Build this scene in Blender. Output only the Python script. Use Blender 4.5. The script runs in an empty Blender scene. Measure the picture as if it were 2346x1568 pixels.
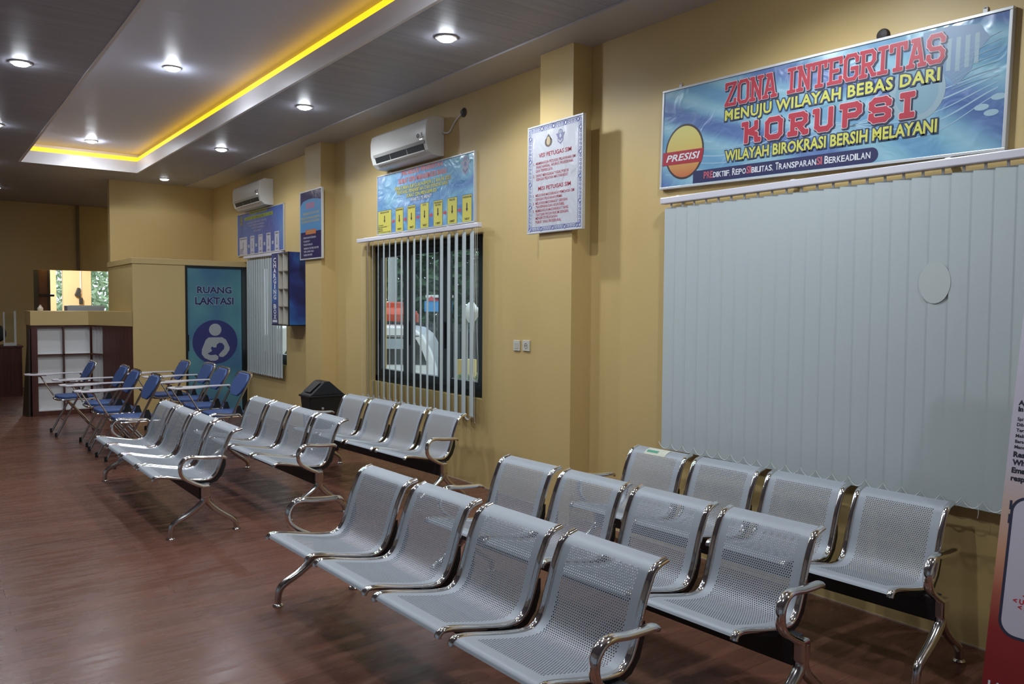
import bpy, bmesh, math, random
from mathutils import Matrix, Vector
random.seed(7)
S = bpy.context.scene
C = S.collection
PI = math.pi

# ------------------------------------------------------------------ camera, world, exposure
CAMP = (-4.3, 0.0, 1.7246)
def cam_basis(yaw, pitch, roll):
    f = Vector((math.sin(yaw)*math.cos(pitch), math.cos(yaw)*math.cos(pitch), math.sin(pitch)))
    r = Vector((math.cos(yaw), -math.sin(yaw), 0)); u = r.cross(f)
    c, s = math.cos(roll), math.sin(roll)
    return r*c+u*s, u*c-r*s, f
cd = bpy.data.cameras.new('camera'); cam = bpy.data.objects.new('camera', cd); C.objects.link(cam)
_r, _u, _f = cam_basis(math.radians(36.866), math.radians(-2.578), math.radians(.384))
cam.matrix_world = Matrix(((_r.x, _u.x, -_f.x, CAMP[0]), (_r.y, _u.y, -_f.y, CAMP[1]), (_r.z, _u.z, -_f.z, CAMP[2]), (0, 0, 0, 1)))
cd.sensor_width = 36; cd.lens = 36*1831.05/2346; cd.clip_start = .05; cd.clip_end = 200
S.camera = cam
S.view_settings.view_transform = 'Standard'
try: S.view_settings.look = 'None'
except Exception: pass
S.view_settings.gamma = 1; S.view_settings.use_curve_mapping = False
S.view_settings.exposure = 0.52
W = bpy.data.worlds.new('sky'); S.world = W; W.use_nodes = True
W.node_tree.nodes['Background'].inputs[0].default_value = (.78, .88, 1, 1)
W.node_tree.nodes['Background'].inputs[1].default_value = 2.0

SPOT_W = 52.0          # one downlight
SPOT_COL = (.83, .92, 1.0)
SPOT_ANGLE = 160
CEIL = 3.767
LED_STRENGTH = 1.05

# ------------------------------------------------------------------ materials
MATS = {}
def mat(name, col=(.5, .5, .5), rough=.5, metal=0, spec=.5, emit=None, es=1, coat=0, sheen=0, bump=None, trans=None):
    if name in MATS: return MATS[name]
    m = bpy.data.materials.new(name); m.use_nodes = True
    n = m.node_tree.nodes; p = n['Principled BSDF']
    p.inputs['Base Color'].default_value = (*col, 1); p.inputs['Roughness'].default_value = rough
    p.inputs['Metallic'].default_value = metal; p.inputs['Specular IOR Level'].default_value = spec
    if coat: p.inputs['Coat Weight'].default_value = coat; p.inputs['Coat Roughness'].default_value = .12
    if emit: p.inputs['Emission Color'].default_value = (*emit, 1); p.inputs['Emission Strength'].default_value = es
    if bump:
        sc, st, dist = bump
        tc = n.new('ShaderNodeTexCoord'); nz = n.new('ShaderNodeTexNoise'); b = n.new('ShaderNodeBump')
        nz.inputs['Scale'].default_value = sc; nz.inputs['Detail'].default_value = 3
        b.inputs['Strength'].default_value = st; b.inputs['Distance'].default_value = dist
        L = m.node_tree.links
        L.new(tc.outputs['Object'], nz.inputs['Vector']); L.new(nz.outputs['Fac'], b.inputs['Height']); L.new(b.outputs[0], p.inputs['Normal'])
    MATS[name] = m
    return m
def nodes(m): return m.node_tree.nodes, m.node_tree.links, m.node_tree.nodes['Principled BSDF']
def math_node(m, op, a, b=None, c=None):
    n = m.node_tree.nodes.new('ShaderNodeMath'); n.operation = op
    for i, x in enumerate((a, b, c)):
        if x is None: continue
        if isinstance(x, (int, float)): n.inputs[i].default_value = x
        else: m.node_tree.links.new(x, n.inputs[i])
    return n.outputs[0]
def ramp(m, fac, stops):
    n = m.node_tree.nodes.new('ShaderNodeValToRGB'); e = n.color_ramp.elements
    while len(e) < len(stops): e.new(.5)
    for k, (p, c) in zip(e, stops): k.position = p; k.color = (*c, 1)
    m.node_tree.links.new(fac, n.inputs[0]); return n.outputs[0]
def mixc(m, fac, a, b, mode='MIX'):
    n = m.node_tree.nodes.new('ShaderNodeMix'); n.data_type = 'RGBA'; n.blend_type = mode
    for i, x in ((0, fac), (6, a), (7, b)):
        if isinstance(x, (int, float)): n.inputs[i].default_value = x
        elif isinstance(x, tuple): n.inputs[i].default_value = (*x, 1)
        else: m.node_tree.links.new(x, n.inputs[i])
    return n.outputs[2]
def texco(m, kind='Object'):
    tc = m.node_tree.nodes.new('ShaderNodeTexCoord'); return tc.outputs[kind]
def sep(m, v):
    n = m.node_tree.nodes.new('ShaderNodeSeparateXYZ'); m.node_tree.links.new(v, n.inputs[0]); return n.outputs
def noise(m, vec, scale, detail=3, dist=0):
    n = m.node_tree.nodes.new('ShaderNodeTexNoise'); n.inputs['Scale'].default_value = scale
    n.inputs['Detail'].default_value = detail; n.inputs['Distortion'].default_value = dist
    m.node_tree.links.new(vec, n.inputs['Vector']); return n.outputs['Fac']
def mapping(m, vec, scale=(1, 1, 1), rot=(0, 0, 0), loc=(0, 0, 0)):
    n = m.node_tree.nodes.new('ShaderNodeMapping'); n.inputs['Scale'].default_value = scale
    n.inputs['Rotation'].default_value = rot; n.inputs['Location'].default_value = loc
    m.node_tree.links.new(vec, n.inputs['Vector']); return n.outputs[0]
def bumpn(m, h, strength, dist):
    b = m.node_tree.nodes.new('ShaderNodeBump'); b.inputs['Strength'].default_value = strength; b.inputs['Distance'].default_value = dist
    m.node_tree.links.new(h, b.inputs['Height']); m.node_tree.links.new(b.outputs[0], nodes(m)[2].inputs['Normal'])

# wall paint
PAINT = mat('ochre_wall_paint', (.57, .40, .185), .5)
n_, l_, p_ = nodes(PAINT); v = texco(PAINT)
l_.new(mixc(PAINT, noise(PAINT, v, .9, 4), (.545, .39, .160), (.60, .43, .18)), p_.inputs['Base Color'])
bumpn(PAINT, noise(PAINT, v, 60, 2), .12, .004)
GREYP = mat('pale_grey_wall_paint', (.60, .60, .62), .5)
CREAM = mat('gypsum_white', (.55, .53, .52), .45, bump=(3, .08, .01))
# floor planks (run across the room)
FLOOR = mat('red_brown_plank_vinyl', (.16, .07, .045), .3, 0, .22)
n_, l_, p_ = nodes(FLOOR); v = texco(FLOOR)
bk = n_.new('ShaderNodeTexBrick'); bk.inputs['Scale'].default_value = 1; bk.inputs['Brick Width'].default_value = 1.3
bk.inputs['Row Height'].default_value = .165; bk.inputs['Mortar Size'].default_value = .0016; bk.offset = .37
bk.inputs['Color1'].default_value = (.168, .072, .048, 1); bk.inputs['Color2'].default_value = (.138, .058, .039, 1); bk.inputs['Mortar'].default_value = (.085, .037, .027, 1)
l_.new(v, bk.inputs['Vector'])
gr = noise(FLOOR, mapping(FLOOR, v, (1.2, 22, 1)), 2.2, 6, .6)
col = mixc(FLOOR, .55, bk.outputs['Color'], ramp(FLOOR, gr, [(.3, (.82, .8, .8)), (.7, (1.12, 1.1, 1.08))]), 'MULTIPLY')
l_.new(col, p_.inputs['Base Color'])
l_.new(ramp(FLOOR, noise(FLOOR, mapping(FLOOR, v, (1, 6, 1)), 3, 4), [(.3, (.2, .2, .2)), (.75, (.36, .36, .36))]), p_.inputs['Roughness'])
bumpn(FLOOR, bk.outputs['Fac'], .25, -.002)
# ceiling: glossy pvc boards
CEILM = mat('glossy_brown_ceiling_board', (.2, .17, .165), .5)
n_, l_, p_ = nodes(CEILM); v = texco(CEILM)
xyz = sep(CEILM, v)
fr = math_node(CEILM, 'FRACT', math_node(CEILM, 'MULTIPLY', xyz[1], 5.0))
seam = math_node(CEILM, 'LESS_THAN', fr, .03)
st = noise(CEILM, mapping(CEILM, v, (.7, 14, 1)), 2, 4)
l_.new(mixc(CEILM, seam, ramp(CEILM, st, [(.3, (.33, .335, .40)), (.7, (.40, .405, .475))]), (.26, .265, .31)), p_.inputs['Base Color'])
bumpn(CEILM, math_node(CEILM, 'ADD', noise(CEILM, mapping(CEILM, v, (.35, 1.2, 1)), 1.5, 2), math_node(CEILM, 'MULTIPLY', seam, -.1)), .25, .02)
CEILI = mat('glossy_pale_recess_board', (.68, .73, .90), .46)
n_, l_, p_ = nodes(CEILI); v = texco(CEILI)
bumpn(CEILI, noise(CEILI, mapping(CEILI, v, (.35, 1.2, 1)), 1.6, 2), .25, .02)

CHROME = mat('chrome', (.78, .77, .76), .09, 1)
CHROME2 = mat('worn_chrome_tube', (.62, .6, .58), .16, 1)
BLACKP = mat('black_plastic', (.012, .012, .014), .4)
BLACKM = mat('black_powder_coat', (.008, .008, .010), .45)
ALUB = mat('black_aluminium', (.012, .014, .017), .35, .2)
WHITEP = mat('white_plastic', (.66, .65, .63), .35)
ACW = mat('aircon_shell', (.74, .72, .67), .32)
DARKG = mat('dark_gap', (.02, .022, .025), .5)
RAILW = mat('white_rail_paint', (.66, .63, .68), .3)
FRAMEW = mat('white_frame_aluminium', (.62, .62, .62), .3, .3)
RUBBER = mat('black_rubber', (.012, .012, .012), .7)
WOODB = mat('red_brown_veneer', (.085, .026, .018), .35)
n_, l_, p_ = nodes(WOODB); v = texco(WOODB)
l_.new(ramp(WOODB, noise(WOODB, mapping(WOODB, v, (14, 14, .8)), 2, 5, .4), [(.3, (.06, .017, .012)), (.7, (.105, .034, .023))]), p_.inputs['Base Color'])
MELAW = mat('white_melamine', (.68, .67, .66), .4)
BLUEV = mat('blue_vinyl_pad', (.035, .075, .22), .5, bump=(120, .1, .001))
TABLET = mat('grey_laminate_tablet', (.56, .52, .54), .35)
# seat sheet with a staggered hole pattern
SEAT = mat('silver_grey_perforated_steel', (.325, .345, .375), .5, .15, .32)
def add_holes(m, pitch, rad, um, v0, v1):
    n, l, p = nodes(m)
    uv = sep(m, texco(m, 'UV')); M = lambda *a: math_node(m, *a)
    b = M('DIVIDE', uv[1], pitch*.866); row = M('FLOOR', b)
    a = M('ADD', M('DIVIDE', uv[0], pitch), M('MULTIPLY', M('MODULO', row, 2), .5))
    fx = M('SUBTRACT', M('FRACT', M('ADD', a, 100)), .5); fy = M('MULTIPLY', M('SUBTRACT', M('FRACT', b), .5), .866)
    d = M('SQRT', M('ADD', M('MULTIPLY', fx, fx), M('MULTIPLY', fy, fy)))
    h = M('LESS_THAN', d, rad/pitch)
    h = M('MULTIPLY', h, M('LESS_THAN', M('ABSOLUTE', uv[0]), um))
    h = M('MULTIPLY', h, M('MULTIPLY', M('GREATER_THAN', uv[1], v0), M('LESS_THAN', uv[1], v1)))
    tr = n.new('ShaderNodeBsdfTransparent'); mx = n.new('ShaderNodeMixShader')
    l.new(h, mx.inputs[0]); l.new(p.outputs[0], mx.inputs[1]); l.new(tr.outputs[0], mx.inputs[2])
    l.new(mx.outputs[0], n['Material Output'].inputs['Surface'])
add_holes(SEAT, .0115, .0031, .187, .085, .80)
# blind cloth
CLOTH = mat('pale_blue_green_blind_cloth', (.40, .455, .46), .75)
n_, l_, p_ = nodes(CLOTH); v = texco(CLOTH)
w1 = noise(CLOTH, mapping(CLOTH, v, (420, 60, 60)), 1, 1)
l_.new(mixc(CLOTH, w1, (.45, .495, .492), (.49, .535, .53)), p_.inputs['Base Color'])
CHAIN = mat('white_bead_chain', (.62, .64, .64), .4)
# glass
def glass(name, tint, gl=.09):
    m = mat(name, tint); n, l, p = nodes(m); n.remove(p)
    t = n.new('ShaderNodeBsdfTransparent'); t.inputs[0].default_value = (*tint, 1)
    g = n.new('ShaderNodeBsdfGlossy'); g.inputs['Roughness'].default_value = .02; g.inputs[0].default_value = (.9, .9, .9, 1)
    mx = n.new('ShaderNodeMixShader'); mx.inputs[0].default_value = gl
    l.new(t.outputs[0], mx.inputs[1]); l.new(g.outputs[0], mx.inputs[2]); l.new(mx.outputs[0], n['Material Output'].inputs['Surface'])
    return m
GLASS = glass('window_glass', (.80, .84, .83))
TINT = glass('tinted_fill_window_glass', (.24, .26, .28))  # tint limits the daylight from the added fill windows
LAMPW = mat('lit_downlight_diffuser', (.9, .9, .9), .4, emit=(.86, .93, 1), es=105)
LAMPR = mat('recess_downlight_diffuser', (.9, .9, .9), .4, emit=(.86, .92, 1), es=240)
LAMPD = mat('dim_downlight_diffuser', (.9, .9, .9), .4, emit=(.86, .93, 1), es=14)
LEDM = mat('amber_led_tube', (.9, .6, .1), .5, emit=(1.0, .54, .006), es=LED_STRENGTH)

# ------------------------------------------------------------------ mesh helpers
def catmull(pts, n=6, closed=False):
    P = [Vector(p) for p in pts]; out = []
    N = len(P); rng = N if closed else N-1
    for i in range(rng):
        p0 = P[(i-1) % N] if closed or i > 0 else P[0]*2-P[1]
        p1, p2 = P[i], P[(i+1) % N]
        p3 = P[(i+2) % N] if closed or i+2 < N else P[-1]*2-P[-2]
        for k in range(n):
            t = k/n
            out.append(.5*((2*p1)+(p2-p0)*t+(2*p0-5*p1+4*p2-p3)*t*t+(3*p1-p0-3*p2+p3)*t**3))
    if not closed: out.append(P[-1])
    return out
class MB:
    def __init__(s): s.v = []; s.f = []; s.uv = []; s.has = False
    def add(s, vs, fs, uvs=None):
        k = len(s.v); s.v += [tuple(v) for v in vs]; s.f += [tuple(i+k for i in f) for f in fs]
        if uvs: s.has = True
        s.uv += (uvs if uvs else [(0, 0)]*len(vs)); return s
    def box(s, x0, x1, y0, y1, z0, z1, T=None):
        vs = [Vector((x, y, z)) for z in (z0, z1) for y in (y0, y1) for x in (x0, x1)]
        if T: vs = [T @ v for v in vs]
        return s.add(vs, [(0, 2, 3, 1), (4, 5, 7, 6), (0, 1, 5, 4), (2, 6, 7, 3), (0, 4, 6, 2), (1, 3, 7, 5)])
    def quad(s, a, b, c, d): return s.add([a, b, c, d], [(0, 1, 2, 3)])
    def prism(s, poly, z0, z1, T=None):          # poly in xy, counter-clockwise
        n = len(poly); vs = [Vector((x, y, z0)) for x, y in poly]+[Vector((x, y, z1)) for x, y in poly]
        if T: vs = [T @ v for v in vs]
        fs = [tuple(range(n-1, -1, -1)), tuple(range(n, 2*n))]+[(i, (i+1) % n, n+(i+1) % n, n+i) for i in range(n)]
        return s.add(vs, fs)
    def flat(s, poly, z): return s.add([(x, y, z) for x, y in poly], [tuple(range(len(poly)))])
    def tube(s, path, r, seg=10, up=None, cap=True, closed=False):
        # r: number, list of numbers, or (a,b) ellipse (a along up-binormal, b across)
        P = [Vector(p) for p in path]; n = len(P); rings = []
        prev = None
        for i in range(n):
            if closed: t = (P[(i+1) % n]-P[i-1]).normalized()
            else: t = (P[min(i+1, n-1)]-P[max(i-1, 0)]).normalized()
            if up is not None: b = Vector(up)
            else:
                b = prev if prev is not None else (Vector((0, 0, 1)) if abs(t.z) < .9 else Vector((1, 0, 0)))
            b = (b-t*b.dot(t)).normalized(); prev = b; c = t.cross(b)
            rr = r[i] if isinstance(r, list) else r
            ra, rb = rr if isinstance(rr, tuple) else (rr, rr)
            rings.append([P[i]+b*(ra*math.cos(2*PI*k/seg))+c*(rb*math.sin(2*PI*k/seg)) for k in range(seg)])
        vs = [v for R in rings for v in R]; fs = []
        for i in range(n if closed else n-1):
            j = (i+1) % n
            for k in range(seg): fs.append((i*seg+k, i*seg+(k+1) % seg, j*seg+(k+1) % seg, j*seg+k))
        if cap and not closed:
            fs.append(tuple(range(seg-1, -1, -1))); fs.append(tuple((n-1)*seg+k for k in range(seg)))
        return s.add(vs, fs)
    def lathe(s, prof, seg=24, T=None):         # (r, z) pairs
        vs = []; fs = []; n = len(prof)
        for r, z in prof:
            for k in range(seg): vs.append(Vector((r*math.cos(2*PI*k/seg), r*math.sin(2*PI*k/seg), z)))
        if T: vs = [T @ v for v in vs]
        for i in range(n-1):
            for k in range(seg): fs.append((i*seg+k, i*seg+(k+1) % seg, (i+1)*seg+(k+1) % seg, (i+1)*seg+k))
        fs.append(tuple(range(seg-1, -1, -1))); fs.append(tuple((n-1)*seg+k for k in range(seg)))
        return s.add(vs, fs)
    def build(s, name, m, parent=None, smooth=False, bevel=0, seg=2, ang=35, **props):
        me = bpy.data.meshes.new(name); me.from_pydata(s.v, [], s.f); me.update()
        if s.has:
            u = me.uv_layers.new(name='UVMap')
            for lp in me.loops: u.data[lp.index].uv = s.uv[lp.vertex_index]
        bm = bmesh.new(); bm.from_mesh(me); bmesh.ops.recalc_face_normals(bm, faces=bm.faces); bm.to_mesh(me); bm.free()
        me.materials.append(m)
        if smooth:
            me.shade_smooth()
            if ang: me.set_sharp_from_angle(angle=math.radians(ang))
        o = bpy.data.objects.new(name, me); C.objects.link(o)
        if parent is not None: o.parent = parent
        if bevel:
            b = o.modifiers.new('bevel', 'BEVEL'); b.width = bevel; b.segments = seg; b.limit_method = 'ANGLE'; b.angle_limit = math.radians(40)
            b.harden_normals = False
        for k, x in props.items(): o[k] = x
        return o
def thing(name, label, cat, loc=(0, 0, 0), rz=0, group=None, mw=None, kind=None):
    o = bpy.data.objects.new(name, None); o.empty_display_size = .1; C.objects.link(o)
    if mw is not None: o.matrix_world = mw
    else: o.location = loc; o.rotation_euler = (0, 0, rz)
    if label: o['label'] = label
    if cat: o['category'] = cat
    if group: o['group'] = group
    if kind: o['kind'] = kind
    return o
def tag(o, label=None, cat=None, group=None, kind=None):
    for k, x in (('label', label), ('category', cat), ('group', group), ('kind', kind)):
        if x: o[k] = x
    return o
def structure(name, mb, m, parent=None, label=None, cat=None, **kw):
    o = mb.build(name, m, parent, **kw)
    if parent is None: o['kind'] = 'structure'; tag(o, label, cat)
    return o
def dup(root, loc=None, rz=None, label=None, group=None):
    r = root.copy(); C.objects.link(r)
    if loc is not None: r.location = loc
    if rz is not None: r.rotation_euler = (0, 0, rz)
    if label: r['label'] = label
    if group: r['group'] = group
    for ch in list(root.children):
        c = ch.copy(); C.objects.link(c); c.parent = r
        for g in list(ch.children):
            d = g.copy(); C.objects.link(d); d.parent = c
    return r
def wallm(x, y, z, tilt=0):
    """local x = to the reader's right along the wall, y = up, z = out into the room"""
    M = Matrix(((0, 0, -1, x), (-1, 0, 0, y), (0, 1, 0, z), (0, 0, 0, 1)))
    return M @ Matrix.Rotation(tilt, 4, 'Z')

# ------------------------------------------------------------------ room shell
YB = 14.6; XL = -8.0; YF = -3.0; YFAR = 19.0
W1 = (6.20, 8.52, .835, 2.41)          # window with open blind: y0,y1,z0,z1
W3 = (11.14, 12.70, .84, 2.41)
mb = MB().box(XL, .0, YF, YFAR+5, -.12, 0)
structure('floor', mb, FLOOR, label='red-brown plank floor of the waiting room', cat='floor')
def wall_with_holes(y0, y1, z1, holes, x0=0, x1=.22):
    m = MB(); ys = y0
    for (a, b, c, d) in sorted(holes):
        m.box(x0, x1, ys, a, -.1, z1); m.box(x0, x1, a, b, -.1, c); m.box(x0, x1, a, b, d, z1); ys = b
    m.box(x0, x1, ys, y1, -.1, z1); return m
structure('wall_right', wall_with_holes(YF, YB, 4.3, [W1, W3]), PAINT, label='ochre wall carrying the posters, blinds and air conditioners', cat='wall')
GLZ = [(-1.6, 2.6, .0, 2.4), (3.4, 7.6, .0, 2.4), (8.4, 12.6, .0, 2.4)]  # openings added in the unseen wall to let in fill daylight
structure('wall_left', wall_with_holes(YF, YFAR, 4.3, GLZ, XL-.2, XL), GREYP)
structure('wall_front', MB().box(XL, .2, YF-.2, YF, -.1, 4.3), GREYP)
structure('wall_back', MB().box(-1.665, .2, YB, YB+.16, -.1, 4.3), PAINT, label='ochre end wall above the low partition', cat='wall')
# ceiling with the long recess
CX0, CX1, CY0, CY1 = -3.008, -1.443, 1.0, 13.59
mb = MB()
mb.box(XL, CX0, YF, YFAR+.2, CEIL, CEIL+.05); mb.box(CX1, -.46, YF, YFAR+.2, CEIL, CEIL+.05)
mb.box(CX0, CX1, YF, CY0, CEIL, CEIL+.05); mb.box(CX0, CX1, CY1, YFAR+.2, CEIL, CEIL+.05)
structure('ceiling', mb, CEILM, label='glossy brown ceiling boards around the lit recess', cat='ceiling')
mb = MB().box(-.46, 0, YF, YB, CEIL-.014, CEIL+.05)
structure('trim_1', mb, CREAM, label='pale flat border band between ceiling boards and wall', cat='ceiling border')
ZR = 4.06; G = .13
mb = MB().box(CX0-G, CX1+G, CY0-G, CY1+G, ZR, ZR+.04)
mb.box(CX0-G-.02, CX0-G, CY0-G, CY1+G, CEIL+.03, ZR); mb.box(CX1+G, CX1+G+.02, CY0-G, CY1+G, CEIL+.03, ZR)
mb.box(CX0-G, CX1+G, CY0-G-.02, CY0-G, CEIL+.03, ZR); mb.box(CX0-G, CX1+G, CY1+G, CY1+G+.02, CEIL+.03, ZR)
structure('ceiling_recess', mb, CEILI, label='raised pale glossy panel inside the lit ceiling recess', cat='ceiling')
ZF = 3.937
E_ = .008
mb = MB().box(CX1-E_, CX1+.02, CY0-.02, CY1+.02, CEIL-.006, ZF); mb.box(CX0-.02, CX0+E_, CY0-.02, CY1+.02, CEIL-.006, ZF)
mb.box(CX0+E_, CX1-E_, CY1-E_, CY1+.02, CEIL-.006, ZF); mb.box(CX0+E_, CX1-E_, CY0-.02, CY0+E_, CEIL-.006, ZF)
structure('trim_2', mb, mat('recess_upstand_white', (.78, .76, .78), .4), label='white upstand edging the ceiling recess below the amber light', cat='trim')
o = MB().box(CX1+.022, CX1+.04, CY0, CY1+.04, 3.925, 4.015).build('led_strip', LEDM)
tag(o, 'amber light strip along the wall side of the ceiling recess', 'light strip')
o = MB().box(CX0, CX1+.02, CY1+.022, CY1+.04, 3.925, 4.005).build('led_strip', LEDM)
tag(o, 'amber light strip across the far end of the ceiling recess', 'light strip')
# pillars
structure('pillar', MB().box(-.19, 0, 4.715, 5.12, 0, CEIL-.014), PAINT, label='ochre pillar between the large blind and the window', cat='pillar')
structure('pillar', MB().box(-.19, 0, 9.48, 9.98, 0, CEIL-.014), PAINT, label='ochre pillar beside the charging box', cat='pillar')
# light line where wall meets floor
mb = MB().box(-.006, 0, YF, 12.8, 0, .008)
structure('baseboard_right', mb, mat('pale_caulk', (.45, .36, .26), .5))
# low partition room with a ledge
PT = 2.40
mb = MB()
mb.box(-1.70, -.955, 12.80, 12.92, 0, PT-.085); mb.box(-.02, 0, 12.80, 12.92, 0, PT-.085); mb.box(-.955, -.02, 12.80, 12.92, 2.36, PT-.085)
mb.box(-1.70, -1.58, 12.92, YB, 0, PT-.085)
mb.box(-1.715, 0, 12.785, YB, PT-.085, PT)
structure('wall_partition', mb, PAINT, label='low ochre partition with a ledge, enclosing the room behind the blue door', cat='partition wall', bevel=.004)
# door
door = thing('door_1', 'blue-green door lettered RUANG LAKTASI with a round nursing symbol', 'door', mw=Matrix(((1, 0, 0, -.955), (0, 0, -1, 12.80), (0, 1, 0, 0), (0, 0, 0, 1))), kind='structure')
DW = .935; DH = 2.36
MB().box(0, .03, 0, DH, -.10, .012).box(DW-.075, DW, 0, DH, -.10, .012).box(.03, DW-.075, DH-.075, DH, -.10, .012).build('door_frame', ALUB, door)
DP = mat('teal_door_film', (.06, .17, .23), .4)
n_, l_, p_ = nodes(DP); v = texco(DP)
l_.new(ramp(DP, noise(DP, mapping(DP, v, (1, 1, 1)), 1.7, 1), [(.35, (.06, .16, .26)), (.65, (.10, .27, .30))]), p_.inputs['Base Color'])
leaf = MB().box(.032, DW-.077, .01, DH-.077, -.06, -.012).build('door_leaf', DP, door)
MB().box(.034, .046, 1.0, 1.25, -.012, .01).build('door_handle', ALUB, door, bevel=.003)
# ------------------------------------------------------------------ lettering helpers
_TXT = {}
def text_geo(s, off=0.0, shear=0.0, space=1.0):
    key = (s, off, shear, space)
    if key in _TXT: return _TXT[key]
    c = bpy.data.curves.new('t', 'FONT'); c.body = s; c.size = 1; c.offset = off; c.shear = shear; c.resolution_u = 2
    c.fill_mode = 'FRONT'; c.space_character = space
    o = bpy.data.objects.new('t', c); C.objects.link(o)
    dg = bpy.context.evaluated_depsgraph_get(); me = o.evaluated_get(dg).to_mesh()
    vs = [(v.co.x, v.co.y) for v in me.vertices]; fs = [tuple(p.vertices) for p in me.polygons]
    o.evaluated_get(dg).to_mesh_clear(); bpy.data.objects.remove(o); bpy.data.curves.remove(c)
    _TXT[key] = (vs, fs); return _TXT[key]
CAP = None
def put_text(mb, s, x0, x1, y0, h, z, off=0.0, shear=0.0, align='fit', space=1.0):
    """letters of cap height h with baseline y0, stretched from x0 to x1 ('fit') or natural width from x0"""
    global CAP
    if CAP is None: CAP = max(v[1] for v in text_geo('H')[0])
    base = text_geo(s, 0.0, shear, space)[0]; vs, fs = text_geo(s, off, shear, space)
    if not base: return
    xa, xb = min(v[0] for v in base), max(v[0] for v in base)
    sy = h/CAP
    sx = (x1-x0)/(xb-xa) if align == 'fit' else sy
    mb.add([(x0+(v[0]-xa)*sx, y0+v[1]*sy, z) for v in vs], fs)
# drawn block capitals (strokes on a 0..1 by 0..1.4 cell)
GL = {
 'Z': [[(0, 1.4), (1, 1.4), (0, 0), (1, 0)], [(0, 1.4), (0, 1.12)], [(1, 0), (1, .28)]],
 'O': [[(.2, 0), (0, .22), (0, 1.18), (.2, 1.4), (.8, 1.4), (1, 1.18), (1, .22), (.8, 0), (.2, 0)]],
 'N': [[(0.1, 0), (.1, 1.4), (.9, 0), (.9, 1.4)], [(-.1, 1.4), (.18, 1.4)], [(-.1, 0), (.3, 0)], [(.7, 1.4), (1.1, 1.4)]],
 'A': [[(.05, 0), (.42, 1.4), (.58, 1.4), (.95, 0)], [(.2, .45), (.8, .45)], [(-.12, 0), (.25, 0)], [(.75, 0), (1.12, 0)], [(.2, 1.4), (.6, 1.4)]],
 'I': [[(.5, 0), (.5, 1.4)], [(.22, 0), (.78, 0)], [(.22, 1.4), (.78, 1.4)]],
 'T': [[(.5, 0), (.5, 1.4)], [(-.05, 1.4), (1.05, 1.4)], [(-.05, 1.4), (-.05, 1.12)], [(1.05, 1.4), (1.05, 1.12)], [(.25, 0), (.75, 0)]],
 'E': [[(.15, 0), (.15, 1.4)], [(-.05, 1.4), (1, 1.4), (1, 1.15)], [(-.05, 0), (1, 0), (1, .25)], [(.15, .7), (.72, .7)]],
 'G': [[(1, 1.05), (1, 1.2), (.8, 1.4), (.2, 1.4), (0, 1.18), (0, .22), (.2, 0), (.8, 0), (1, .22), (1, .62), (.6, .62)]],
 'R': [[(.12, 0), (.12, 1.4)], [(-.05, 1.4), (.8, 1.4), (1, 1.22), (1, .85), (.8, .66), (.12, .66)], [(.5, .66), (.95, 0), (1.1, 0)], [(-.08, 0), (.35, 0)]],
 'S': [[(1, 1.08), (1, 1.2), (.8, 1.4), (.2, 1.4), (0, 1.2), (0, .92), (.2, .72), (.8, .68), (1, .48), (1, .2), (.8, 0), (.2, 0), (0, .2), (0, .34)]],
 'K': [[(.15, 0), (.15, 1.4)], [(-.1, 1.4), (.15, 1.4)], [(.9, 1.4), (.9, 1.0), (.3, .72)], [(.3, .72), (.9, .45), (.95, 0), (1.15, 0)]],
 'U': [[(.05, 1.4), (.05, .22), (.25, 0), (.75, 0), (.95, .22), (.95, 1.4)], [(-.12, 1.4), (.05, 1.4)]],
 'P': [[(.12, 0), (.12, 1.4)], [(-.1, 1.4), (.8, 1.4), (1, 1.22), (1, .85), (.8, .66), (.12, .66)]],
}
def block_text(mb, s, x0, x1, y0, h, z, w, grow=0.0, gap=.42, dx=0, dy=0):
    """w stroke width in metres; grow widens every stroke for outlines; gap between letters in cells"""
    total = sum((.55 if c == ' ' else (.62 if c == 'I' else 1.0))+gap for c in s)-gap
    cw = (x1-x0-w)/total; x = x0+w/2; hw = w/2+grow
    sy = (h-w)/1.4
    for c in s:
        wd = .55 if c == ' ' else (.62 if c == 'I' else 1.0)
        nst = 0
        if c != ' ':
            ox = x-(.19*cw if c == 'I' else 0)
            for line in GL[c]:
                P = [(ox+px*cw+dx, y0+w/2+py*sy+dy) for px, py in line]
                for (ax, ay), (bx, by) in zip(P, P[1:]):
                    d = Vector((bx-ax, by-ay)); L = d.length
                    if L < 1e-6: continue
                    d /= L; nrm = Vector((-d.y, d.x)); a = Vector((ax, ay))-d*hw*.92; b = Vector((bx, by))+d*hw*.92
                    k = hw*.35
                    pts = [a+nrm*(hw-k), a+d*k+nrm*hw, b-d*k+nrm*hw, b+nrm*(hw-k), b-nrm*(hw-k), b-d*k-nrm*hw, a+d*k-nrm*hw, a-nrm*(hw-k)]
                    mb.flat([(p.x, p.y) for p in reversed(pts)], z+nst*6e-5); nst += 1
        x += (wd+gap)*cw
def ell(cx, cy, rx, ry, n=36, a0=0, a1=2*PI, full=True):
    return [(cx+rx*math.cos(a0+(a1-a0)*i/(n if full else n-1)), cy+ry*math.sin(a0+(a1-a0)*i/(n if full else n-1))) for i in range(n)]
def rect(x0, x1, y0, y1): return [(x0, y0), (x1, y0), (x1, y1), (x0, y1)]
INK = {}
def ink(name, col, rough=.4):
    return mat('print_'+name, col, rough)
RED = ink('red', (.42, .025, .045)); PINKW = ink('pale_pink', (.66, .48, .50)); NAVY = ink('navy', (.022, .022, .085)); YEL = ink('yellow', (.60, .58, .10))
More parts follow.
